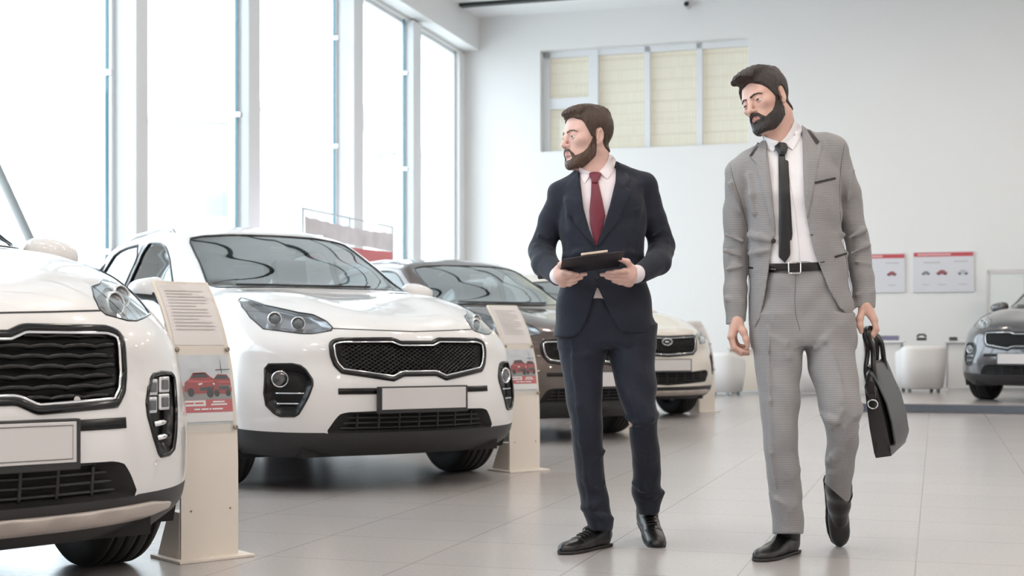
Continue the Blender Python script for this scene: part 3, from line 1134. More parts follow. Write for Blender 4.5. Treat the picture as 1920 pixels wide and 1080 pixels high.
# window wall on the left
PIL = [(4.95, 5.28, .20), (10.57, 10.79, .20), (16.3, 16.55, .2), (22.1, 22.35, .2)]
MUL = [(2.33, 2.67, .08), (7.86, 8.15, .08), (13.45, 13.75, .08), (19.2, 19.5, .08)]
SILL = .12
robj('wall_left', [(-.25, 0, 0, NEAR, HEAD, CEIL), (-.25, 0, 0, NEAR, 0, SILL), (-.25, .02, -.0, .30, 0, HEAD)], WALLM)
robj('trim_1', [(0, .29, 0, NEAR, 5.93, CEIL)], WALLM)                      # boxed-in beam above the windows
robj('trim_2', [(0, .05, 0, NEAR, SILL - .03, SILL)], FRAMEM)
n = 3
for a, b, d in PIL:
    robj('trim_%d' % n, [(-.25, d, a, b, 0, HEAD + .06)], FRAMEM, bevel=.012)
    n += 1
for a, b, d in MUL:
    robj('trim_%d' % n, [(-.12, d, a, b, 0, HEAD + .02)], FRAMEM, bevel=.008)
    n += 1
edges = [.30, 2.33, 2.67, 4.95, 5.28, 7.86, 8.15, 10.57, 10.79, 13.45, 13.75, 16.3, 16.55, 19.2, 19.5, 22.1, 22.35, NEAR]
k = 1
for i in range(0, len(edges), 2):
    if k == 6:
        k = 7
    w = empty('window_%d' % k, (0, 0, 0))
    w.matrix_world = ROOM
    w['kind'] = 'structure'
    a, b = edges[i], edges[i + 1]
    robj('window_pane', [(-.102, -.094, a, b, SILL, HEAD)], WINGLASS, w)
    robj('window_frame', [(-.14, -.06, a, b, HEAD - .05, HEAD), (-.14, -.06, a, b, SILL, SILL + .05), (-.14, -.06, a, a + .05, SILL, HEAD), (-.14, -.06, b - .05, b, SILL, HEAD)], FRAMEM, w)
    k += 1
# glass stabilising fins beside the posts, with their clamps
for a in (2.84, 5.47, 8.28, 10.98, 13.9, 16.7):
    t = robj('trim_%d' % n, [(-.03, .0, a, a + .018, SILL, HEAD)], TEAL)
    n += 1
    for z in (1.7, 3.5, 5.0):
        robj('clamp', [(-.03, .05, a - .02, a + .038, z, z + .06)], ALU, t)

# dark ceiling tracks and warm downlights
TRACK = mat('black_track', (.012, .016, .016), .4)
for i, v in enumerate((1.05, 3.6, 6.15, 8.7, 11.25, 13.8, 16.35, 18.9, 21.45)):
    robj('trim_%d' % n, [(.30, RW, v - .07, v + .07, CEIL - .05, CEIL - .0)], TRACK)
    n += 1
WARM = mat('lamp_glow', (1, .9, .75), .5, emit=((1.0, .80, .55), 14.0))
for i, v in enumerate((4.9, 10.0, 15.1, 20.2, 25.3)):
    for j, u in enumerate((5.2, 8.2, 11.2, 14.2)):
        t = empty('ceiling_light', tuple(RP(u, v, CEIL)), ROT)
        tag(t, 'twin round warm spotlight recessed in the showroom ceiling', 'ceiling light', 'ceiling spotlights out over the showroom')
        box_obj('housing', -.30, .30, -.14, .14, -.05, 0, mat('lamp_housing', (.7, .7, .7), .5), t)
        for s in (-1, 1):
            V, Fc = lathe([(.10, -.062), (.0005, -.062)], 20, 'z')
            mk('bulb', [(x + s * .14, y, z) for x, y, z in V], Fc, WARM, t, smooth=False)
        ld = bpy.data.lights.new('spot_glow', 'AREA')
        ld.shape = 'DISK'
        ld.size = .5
        ld.energy = 32 if v < 16 else 50
        ld.color = (1, .90, .80)
        lo = bpy.data.objects.new('spot_glow', ld)
        COL.objects.link(lo)
        lo.location = RP(u, v, CEIL - .08)

# security camera high on the end wall
u, z = wall_at(1292, 14)
sc = empty('security_camera', tuple(RP(u, 0, z)), ROT)
tag(sc, 'small security camera mounted high on the white end wall', 'security camera')
V, Fc = lathe([(.0005, -.26), (.04, -.26), (.05, -.24), (.05, -.08), (.03, -.06), (.0005, -.06)], 20, 'y')
mk('camera_body', V, Fc, mat('camera_white', (.6, .6, .6), .4), sc)
V, Fc = lathe([(.042, -.262), (.03, -.28), (.0005, -.282)], 20, 'y')
mk('lens', V, Fc, GLOSSBLACK, sc)
mk('bracket', *tube([(0, -.0, .08), (0, -.10, .07), (0, -.14, .03)], .018, 8), mat('camera_white'), sc)

# display platform under the dark car
pu0 = float((pt(1613, 700, 16.2)[:2] - C0) @ D1)
pv = float(-(np.array([4.86, 16.0]) - C0) @ D2)
plat = robj('display_platform', [(pu0, RW, .35, pv, 0, .108)], mat('platform_top', (.43, .39, .375), .2), kind='structure')
robj('platform_edge', [(pu0, RW, pv, pv + .015, .012, .100)], mat('platform_edge_blue', (.10, .12, .15), .35), plat)

# outside: pale paving and a few pale blocks of flats
out = robj('ground_outside', [(-90, -.26, -70, 60, -.25, -.05)], mat('paving_outside', (.70, .70, .70), .9))
BLD = mat('plaster_outside', (.50, .49, .46), .9)
BWIN = mat('far_window', (.33, .36, .39), .3)
for i, (px, Y, wpx, top, lab) in enumerate(((560, 62, 230, 225, 'pale block of flats beyond the third window bay'), (385, 70, 200, 245, 'pale far building seen through the second window bay'), (800, 80, 170, 300, 'low pale building behind the farthest window'))):
    p = pt(px, 640, Y)
    w = wpx / F_PX * Y
    h = CAM_H + (HOR - top) / F_PX * Y
    b = empty('building', (p[0], p[1], -.05), .15)
    tag(b, lab, 'building', None)
    box_obj('wall', -w / 2, w / 2, -3, 4, 0, h, BLD, b)
    box_obj('roof', -w / 2 - .3, w / 2 + .3, -3.3, 4.3, h, h + .3, BLD, b)
    nf = max(2, int(h / 3))
    for f in range(nf):
        for c in range(int(w / 1.9)):
            if rng.random() < .55:
                x = -w / 2 + 1.0 + c * 1.9
                z = f * 3 + 1.0
                box_obj('window', x, x + 1.0, -3.04, -2.95, z, z + 1.3, BWIN, b)
# raking steel prop outside the nearest pane
a0, a1 = pt(-4, 318, 13.2), pt(66, 470, 13.4)
d = a1 - a0
bpost = mk('steel_prop', *tube([a0 - d * 1.5, a0, a1, a1 + d * 1.0], .045, 12), mat('prop_paint', (.30, .31, .31), .5))
tag(bpost, 'slanted grey steel prop standing outside the leftmost window', 'post')

# ---------------------------------------------------------------- light
wd = bpy.data.worlds.new('daylight')
S.world = wd
wd.use_nodes = True
nt = wd.node_tree
bg = nt.nodes['Background']
bg.inputs['Color'].default_value = (.84, .93, 1.0, 1)
bg.inputs['Strength'].default_value = 4.2
sd_ = bpy.data.lights.new('sun', 'SUN')
sd_.energy = 3.0
sd_.angle = .02
so = bpy.data.objects.new('sun', sd_)
COL.objects.link(so)
dirv = np.array([-D1[0] * .64 - D2[0] * -.1, -D1[1] * .64 - D2[1] * -.1, -.76])
so.rotation_euler = Vector(dirv).to_track_quat('-Z', 'Y').to_euler()
so.location = (10, 10, 20)
S.view_settings.exposure = 0.28
S.cycles.max_bounces = 10
S.cycles.transparent_max_bounces = 16
S.cycles.caustics_reflective = False
S.cycles.caustics_refractive = False
CARBODY = build_bodies()
ESTATE = build_estate()
WHITE = paint('car_paint_white', (.73, .72, .72))
CREAM = paint('car_paint_pearl', (.72, .67, .60))
BROWN = paint('car_paint_brown', (.075, .052, .042), .35, .28)
GREY = paint('car_paint_graphite', (.085, .082, .088), .45, .25)
make_car('car', P1, 0, WHITE, body=CARBODY, gt=True, label='nearest white crossover car with quad fog lamps, cut by the photo edge')
make_car('car', P2, 0, WHITE, body=CARBODY, label='white crossover car in full view, middle of the row by the windows')
make_car('car', (.19, 12.16, math.radians(33)), 0, BROWN, body=CARBODY, label='dark brown crossover car parked just behind the dark suited man')
make_car('car', (1.185, 15.62, math.radians(28)), 0, CREAM, kind='estate', body=ESTATE, label='far cream white car with an upright chrome grille, last of the row')
make_car('car', (6.52, 16.77, math.radians(-41)), .108, GREY, body=CARBODY, label='dark grey crossover car on the low platform at the right')
# ================================================================ information stands
STEEL = mat('stand_cream_steel', (.74, .68, .61), .42)
ACRYL = glass_mat('clear_acrylic', (.97, .97, .97), 1.3, base=.02)
PAPER = mat('paper_white', (.80, .76, .75), .6)
TEXTG = mat('print_grey', (.60, .56, .55), .7)
RED = mat('print_red', (.56, .085, .10), .5)
CARRED = mat('print_car_red', (.33, .025, .03), .5)
SKYP = mat('print_sky', (.62, .66, .70), .5, noise=(9, .12))
GROUNDP = mat('print_ground', (.27, .26, .26), .5)
BLACKP = mat('print_black', (.03, .03, .035), .5)
WHITEP = mat('print_white', (.85, .84, .84), .5)
DREDP = mat('print_dark_red', (.34, .02, .03), .5)

ARC = [(0.0, 0.0), (0.0, .25), (.004, .43), (.018, .58), (.050, .73), (.103, .86), (.170, .97), (.250, 1.065)]


def arc_at(s):
    P = np.array(ARC)
    d = np.r_[0, np.cumsum(np.linalg.norm(np.diff(P, axis=0), axis=1))]
    i = min(max(np.searchsorted(d, s) - 1, 0), len(P) - 2)
    # smooth by sampling the hermite arc
    return np.array([np.interp(s, ARCS, ARCP[:, 0]), np.interp(s, ARCS, ARCP[:, 1])])


ARCP = hermite(np.array([(a, b, 0) for a, b in ARC]), 0, [8] * (len(ARC) - 1))[:, :2]
ARCS = np.r_[0, np.cumsum(np.linalg.norm(np.diff(ARCP, axis=0), axis=1))]
ARCL = ARCS[-1]


def sheet(name, w0, w1, s0, s1, off, th, m, parent, n=30):
    """curved sheet between widths w0..w1 and arc lengths s0..s1, off metres before the face"""
    V, Fc = [], []
    ss = np.linspace(s0, s1, n)
    for s in ss:
        c = arc_at(s)
        t = arc_at(min(s + .01, ARCL)) - arc_at(max(s - .01, 0))
        t /= np.linalg.norm(t)
        nrm = np.array([t[1], -t[0]])      # towards the front (front is -back)
        for o in (off, off - th):
            q = c - nrm * o
            for w in (w0, w1):
                V.append((w, q[0], q[1]))
    for i in range(n - 1):
        a, b = i * 4, i * 4 + 4
        Fc += [(a, a + 1, b + 1, b), (a + 2, b + 2, b + 3, a + 3), (a, b, b + 2, a + 2), (a + 1, a + 3, b + 3, b + 1)]
    Fc += [(0, 2, 3, 1), ((n - 1) * 4, (n - 1) * 4 + 1, (n - 1) * 4 + 3, (n - 1) * 4 + 2)]
    return mk(name, V, Fc, m, parent, smooth=False)


def flat_poly_(pts, off, up=0.0):
    V = []
    for w, s in pts:
        c = arc_at(s + up)
        t = arc_at(min(s + up + .01, ARCL)) - arc_at(s + up - .01)
        t /= np.linalg.norm(t)
        V.append((w, c[0] - off * t[1], c[1] + off * t[0]))
    return V, [tuple(range(len(V)))]


def info_stand(x, y, th, label, detail=True):
    """local x = width (viewer's right), local y = back"""
    r = empty('info_stand', (x, y, 0), th)
    tag(r, label, 'info stand')
    W = .120
    UP = .03
    flat_poly = lambda pts, off: flat_poly_(pts, off, UP)
    sheet('panel', -W, W, 0.0, ARCL, 0, .012, STEEL, r, 40)
    box_obj('base_plate', -.150, .165, -.05, .20, 0, .012, STEEL, r, bevel=.003)
    prof = [(.012, .012), (.19, .012), (.10, .185), (.012, .185)]
    for x0, x1 in ((-W - .002, -W + .004), (W - .004, W + .002)):
        bm = bmesh.new()
        v0 = [bm.verts.new((x0, a, b)) for a, b in prof]
        v1 = [bm.verts.new((x1, a, b)) for a, b in prof]
        bm.faces.new(v0)
        bm.faces.new(v1)
        for k in range(4):
            bm.faces.new((v0[k], v0[(k + 1) % 4], v1[(k + 1) % 4], v1[k]))
        mkb('gusset', bm, STEEL, r)
    box_obj('foot_shelf', -W, W, .012, .11, .179, .185, STEEL, r)
    p = sheet('text_page', -.105, .105, .825, ARCL - .015, .0015, .001, PAPER, r)
    parts = []
    for i, s in enumerate(np.linspace(.86, ARCL - .085, 13)):
        e = .07 if i % 4 != 3 else .02
        V, Fc = flat_poly([(-.085, s), (e + .02 * rng.random(), s), (e, s + .0045), (-.085, s + .0045)], .0045)
        parts.append((V, Fc))
    mk('printed_lines', *join(*parts), TEXTG, p, smooth=False)
    q = sheet('photo_page', -.105, .105, .515, .785, .0015, .001, SKYP, r)
    a, b = -.103, .103
    g = mk('printed_ground', *join(*[flat_poly([(a + (b - a) * t0, .575), (a + (b - a) * t1, .575), (a + (b - a) * t1, .632), (a + (b - a) * t0, .632)], .004) for t0, t1 in ((0, .5), (.5, 1))]), GROUNDP, q, smooth=False)
    car1 = [(-.095, .612), (-.09, .645), (-.07, .658), (-.052, .682), (.0, .684), (.02, .665), (.04, .655), (.05, .63), (.045, .605), (-.06, .60)]
    car2 = [(.025, .600), (.03, .655), (.05, .676), (.09, .674), (.102, .655), (.105, .61), (.095, .598)]
    mk('printed_car_back', *flat_poly(car2, .0042), CARRED, q, smooth=False)
    mk('printed_car_front', *flat_poly(car1, .0046), CARRED, q, smooth=False)
    mk('printed_glass', *join(flat_poly([(-.062, .662), (-.048, .679), (-.002, .681), (.012, .664)], .0052), flat_poly([(.035, .657), (.052, .672), (.088, .67), (.096, .656)], .0050), flat_poly([(-.03, .612), (-.03, .625), (.03, .628), (.03, .615)], .0052), flat_poly([(.05, .615), (.05, .63), (.095, .63), (.095, .615)], .0050)), BLACKP, q, smooth=False)
    wh = []
    for cx, cy, rr in ((-.068, .607, .017), (.012, .603, .018), (.04, .602, .014), (.088, .602, .013)):
        wh.append(flat_poly([(cx + rr * math.cos(t) * .8, cy + rr * math.sin(t)) for t in np.linspace(0, 6.28, 14, endpoint=False)], .0056))
    mk('printed_wheels', *join(*wh), BLACKP, q, smooth=False)
    mk('printed_highlight', *join(flat_poly([(-.088, .650), (-.07, .655), (-.02, .650), (.035, .652), (.03, .647), (-.03, .643)], .0050), flat_poly([(.05, .648), (.098, .648), (.098, .643), (.05, .643)], .0048)), RED, q, smooth=False)
    mk('printed_lamps', *join(flat_poly([(-.035, .640), (-.018, .643), (-.018, .637), (-.033, .634)], .0054), flat_poly([(.026, .642), (.034, .640), (.034, .634), (.027, .636)], .0054)), WHITEP, q, smooth=False)
    mk('printed_mast', *join(flat_poly([(.068, .68), (.071, .68), (.070, .735), (.069, .735)], .004), flat_poly([(.045, .692), (.108, .694), (.108, .696), (.045, .695)], .004)), BLACKP, q, smooth=False)
    mk('red_band', *flat_poly([(a, .530), (b, .530), (b, .578), (a, .578)], .0042), RED, q, smooth=False)
    mk('white_box', *join(flat_poly([(a + .003, .554), (-.01, .554), (-.01, .576), (a + .003, .576)], .0050), flat_poly([(a, .494), (b, .494), (b, .529), (a, .529)], .0042)), WHITEP, q, smooth=False)
    mk('band_print', *join(*[flat_poly([(x0, s0), (x1, s0), (x1, s0 + .006), (x0, s0 + .006)], .0054) for x0, x1, s0 in ((-.06, -.035, .539), (-.03, .0, .539), (.004, .012, .539), (.016, .06, .539), (.02, .07, .566), (.012, .08, .556))]), WHITEP, q, smooth=False)
    mk('box_print', *join(*[flat_poly([(x0, s0), (x1, s0), (x1, s0 + .006), (x0, s0 + .006)], .0056) for x0, x1, s0 in ((-.095, -.06, .562), (-.055, -.02, .562))]), RED, q, smooth=False)
    sheet('acrylic_cover', -.114, .114, .485, ARCL - .002, .0085, .003, ACRYL, r)
    for w, s in ((-.106, .808), (.106, .808), (-.106, .50), (.106, .50)):
        c = arc_at(s)
        V, Fc = lathe([(.010, -.011 - 0), (.010, -.015), (.007, -.017), (.0005, -.017)], 16, 'y')
        mk('screw', [(w + a_, c[0] + b_, c[1] + c_) for a_, b_, c_ in V], Fc, mat('brass_screw', (.30, .26, .20), .35, .8), r)
    for w, s in ((-.08, .19), (.085, .19)):
        V, Fc = lathe([(.004, -.0), (.004, -.003), (.0005, -.003)], 10, 'y')
        mk('rivet', [(w + a_, b_, s + c_) for a_, b_, c_ in V], Fc, mat('brass_screw'), r)
    return r


def at_floor(px, py, z=0.0):
    Y = F_PX * (CAM_H - z) / (py - HOR)
    p = pt(px, py, Y)
    return p[0], p[1]


TH = math.radians(38)
for (px, py, th, lab) in ((394, 1049, 40, 'cream steel information stand with a red car poster beside the nearest white car'),
                          (984, 884, 36, 'cream information stand between the middle white car and the dark suited man'),
                          (1186, 801, 34, 'information stand by the brown car, almost hidden behind the dark suited man'),
                          (1326, 773, 33, 'farthest information stand, in front of the white car with the upright grille')):
    x, y = at_floor(px, py)
    info_stand(x, y, math.radians(th), lab)

# ================================================================ banner by the windows
bn = empty('banner_stand', tuple(RP(.9, 7.0, 0)), ROT + math.pi / 2)
tag(bn, 'grey and red fabric banner on a thin frame behind the middle white car', 'banner')
L = 1.39
TUBEM = mat('banner_frame', (.55, .57, .58), .4, .5)
mk('frame', *join(tube([(-L, 0, .02), (-L, 0, 2.38), (L, 0, 2.38), (L, 0, .02)], .013, 8), tube([(0, .02, .02), (0, .02, 2.38)], .011, 8)), TUBEM, bn, smooth=True)
for x in (-L, 0, L):
    mk('foot', *tube([(x, -.30, .015), (x, .30, .015)], .016, 8), TUBEM, bn)


def cloth(name, x0, x1, z0, z1, m, slack=0.0):
    nx, nz = 40, 12
    V, Fc = [], []
    for i in range(nx + 1):
        for j in range(nz + 1):
            t, s = i / nx, j / nz
            x = x0 + (x1 - x0) * t
            top = z1 - slack * (1 - math.cos(2 * math.pi * (t * 9 % 1))) * .5 * s ** 3 - .03 * s * math.sin(math.pi * t)
            z = z0 + (top - z0) * s
            V.append((x, -.018 + .006 * math.sin(9 * x) + .006 * math.sin(5 * z + x * 3), z))
    for i in range(nx):
        for j in range(nz):
            a = i * (nz + 1) + j
            Fc.append((a, a + 1, a + nz + 2, a + nz + 1))
    return mk(name, V, Fc, m, bn)


GREYF = mat('banner_grey', (.78, .75, .80), .8, noise=(2.2, .14))
cloth('grey_cloth', -L + .03, L - .03, 2.045, 2.30, GREYF, .014)
cloth('red_cloth', -L + .03, L - .03, 1.80, 2.045, mat('banner_red', (.72, .24, .26), .8))
cloth('lower_cloth', -L + .03, L - .03, .6, 1.80, GREYF)

# ================================================================ end wall: posters, partition, desks, tub chairs
GLOSSP = mat('poster_gloss', (.70, .71, .76), .12)


def poster(pxl, pxr, pt_, pb, label, cars):
    ul, ur = wall_at(pxl, 510)[0], wall_at(pxr, 510)[0]
    zt, zb = wall_at(pxr, pt_)[1], wall_at(pxr, pb)[1]
    r = empty('wall_poster', tuple(RP((ul + ur) / 2, 0, zb)), ROT)
    tag(r, label, 'poster', None)
    w, h = (ur - ul) / 2, zt - zb
    box_obj('board', -w, w, -.03, -.005, 0, h, GLOSSP, r)
    box_obj('red_header', -w + .01, w - .01, -.034, -.029, h - .075, h - .012, RED, r)
    box_obj('header_print', -w + .07, w * .25, -.036, -.033, h - .056, h - .032, mat('header_print', (.80, .50, .52), .5), r)
    for x, z, s, c in cars:
        x *= w
        P = [(-.5, 0), (-.48, .16), (-.3, .24), (-.16, .4), (.2, .4), (.36, .24), (.5, .18), (.5, 0)]
        mk('printed_car', [(x + a * s, -.0335, z * h + b * s) for a, b in P], [tuple(range(8))], c, r, smooth=False)
        mk('printed_wheels', *join(*[([(x + (q + .1 * math.cos(t)) * s, -.0342, z * h + (.02 + .1 * math.sin(t)) * s) for t in np.linspace(0, 6.28, 12, endpoint=False)], [tuple(range(12))]) for q in (-.28, .3)]), BLACKP, r, smooth=False)
        box_obj('caption', x - s * .4, x + s * .4, -.0335, -.0305, z * h - .17, z * h - .155, mat('caption_grey', (.5, .5, .53), .6), r)
    box_obj('printed_text', -w * .65, -w * .1, -.0335, -.0305, h * .72, h * .75, mat('caption_grey'), r)
    box_obj('printed_text', w * .35, w * .8, -.0335, -.0305, h * .74, h * .77, mat('caption_grey'), r)
    return r


GRC, REC, SIC = mat('print_car_grey', (.25, .25, .28), .5), mat('print_car_maroon', (.33, .10, .12), .5), mat('print_car_silver', (.48, .49, .53), .5)
poster(1712, 1826, 471, 547, 'larger white wall poster with a red header and three small cars', [(-.58, .44, .13, GRC), (-.05, .44, .17, REC), (.64, .44, .17, SIC)])
poster(1586, 1697, 475, 548, 'white wall poster with a red header, half hidden by the grey suited man', [(-.45, .44, .14, GRC), (.55, .44, .15, REC)])

# glass partition at the right
u0, z1 = wall_at(1852, 508, .5)
gp = empty('glass_partition', tuple(RP(u0, .5, .108)), ROT)
tag(gp, 'pale frosted glass partition standing behind the dark car on the platform', 'partition')
box_obj('glass_sheet', 0, 3.2, -.01, .01, .03, z1 - .108, mat('frosted_glass', (.74, .78, .77), .35), gp)
box_obj('top_rail', 0, 3.2, -.02, .02, z1 - .15, z1 - .09, ALU, gp)
box_obj('post', -.02, .02, -.02, .02, 0, z1 - .1, ALU, gp)
box_obj('post', .52, .535, -.014, .014, 0, z1 - .1, ALU, gp)
box_obj('bottom_rail', 0, 3.2, -.02, .02, 0, .04, ALU, gp)

DESKM = mat('desk_white', (.78, .78, .77), .4)
DESKB = mat('desk_beige', (.74, .68, .60), .45)


def desk(x, y, z, w, d, label, m):
    r = empty('desk', (x, y, z), ROT)
    tag(r, label, 'desk')
    box_obj('desktop', -w / 2, w / 2, -d / 2, d / 2, .70, .735, m, r, bevel=.005)
    box_obj('front_panel', -w / 2 + .03, w / 2 - .03, -d / 2 + .06, -d / 2 + .085, .05, .70, m, r)
    for s in (-1, 1):
        box_obj('side_panel', s * (w / 2 - .045) - .015, s * (w / 2 - .045) + .015, -d / 2 + .06, d / 2 - .03, 0.0, .70, m, r)
    return r


def tub_chair(x, y, z, rz, label):
    r = empty('tub_chair', (x, y, z), rz)
    tag(r, label, 'chair', None)
    m = mat('white_leatherette', (.80, .79, .78), .38)
    # wrap-around back: thick horseshoe
    V, Fc = [], []
    aa = np.linspace(math.radians(-20), math.radians(200), 30)
    prof = [(.25, .06), (.27, .42), (.275, .62), (.30, .66), (.325, .65), (.33, .60), (.325, .40), (.29, .06)]
    for a in aa:
        fall = max(0, abs(math.degrees(a) - 90) - 55) / 55 * .10
        for rr, z_ in prof:
            V.append((rr * 1.0 * math.copysign(abs(math.cos(a)) ** .55, math.cos(a)), rr * math.copysign(abs(math.sin(a)) ** .55, math.sin(a)), z_ - (fall if z_ > .3 else 0)))
    m_ = len(prof)
    for i in range(len(aa) - 1):
        for j in range(m_):
            k = (j + 1) % m_
            Fc.append((i * m_ + j, i * m_ + k, (i + 1) * m_ + k, (i + 1) * m_ + j))
    Fc += [tuple(range(m_)), tuple((len(aa) - 1) * m_ + j for j in range(m_))]
    mk('backrest', V, Fc, m, r)
    bm = bmesh.new()
    bbox(bm, -.24, .24, -.30, .24, .30, .44)
    mkb('seat', bm, m, r, bevel=.04)
    bm = bmesh.new()
    bbox(bm, -.25, .25, -.26, .25, .05, .31)
    mkb('body', bm, m, r, bevel=.03)
    for sx in (-1, 1):
        for sy in (-1, 1):
            box_obj('leg', sx * .2 - .02, sx * .2 + .02, sy * .19 - .02, sy * .19 + .02, 0, .09, mat('chair_leg_steel', (.30, .34, .38), .3, .6), r)
    return r


x, y = at_floor(1726, 735, .108)
tub_chair(x, y, .108, ROT + math.pi + .25, 'white tub chair on the platform left of the dark car, back turned')
x, y = at_floor(1352, 741)
tub_chair(x, y, 0, ROT + math.pi - .3, 'white tub chair left of the grey suited man, by the farthest stand')
x, y = at_floor(1522, 741)
tub_chair(x, y, 0, ROT + math.pi + .1, 'white tub chair glimpsed between the legs of the grey suited man')
p = pt(1405, 640, 22.0)
desk(p[0] + .18, p[1] + .1, 0, .95, .6, 'beige fronted desk by the end wall, behind the hand of the grey suited man', DESKB)
p = pt(1660, 640, 20.6)
d_ = desk(p[0], p[1] + .1, .108, .62, .6, 'white desk by the end wall, just left of the platform tub chair', DESKM)
p2 = pt(1800, 640, 20.3)
desk(p2[0] + .55, p2[1] + .0, .108, 1.5, .6, 'white desk by the end wall, right of the platform tub chair', DESKM)
# things lying on the desks
zt = .108 + .735
q = pt(1667, 640, 20.55)
pp_ = box_obj('folder_stack', -.14, .14, -.10, .10, 0, .07, mat('folder_violet', (.20, .19, .30), .6), None, bevel=.005)
pp_.location = (q[0], q[1], zt)
pp_.rotation_euler = (0, 0, ROT)
tag(pp_, 'low stack of violet grey folders on the white desk behind the briefcase', 'folders')
q = pt(1728, 640, 20.3)
ph = empty('desk_telephone', (q[0], q[1], zt), ROT)
tag(ph, 'small black telephone on the desk behind the platform tub chair', 'telephone')
box_obj('phone_base', -.07, .07, -.08, .08, 0, .04, PLASTIC, ph, bevel=.008)
mk('handset', *tube([(-.06, 0, .05), (-.04, .0, .085), (.04, 0, .085), (.06, 0, .05)], [.022, .016, .016, .022], 8), PLASTIC, ph)
q = pt(1789, 640, 20.2)
st_ = empty('stapler', (q[0], q[1], zt), ROT)
tag(st_, 'small dark stapler on the desk beside the dark car', 'stapler')
box_obj('stapler_base', -.07, .05, -.02, .02, 0, .02, PLASTIC, st_, bevel=.004)
box_obj('stapler_arm', -.07, .045, -.018, .018, .022, .05, PLASTIC, st_, bevel=.008)
# ================================================================ implicit-surface modelling (people, clothes, shoes)
def smin(a, b, k):
    if k <= 0:
        return np.minimum(a, b)
    h = np.clip(.5 + .5 * (b - a) / k, 0, 1)
    return b + (a - b) * h - k * h * (1 - h)


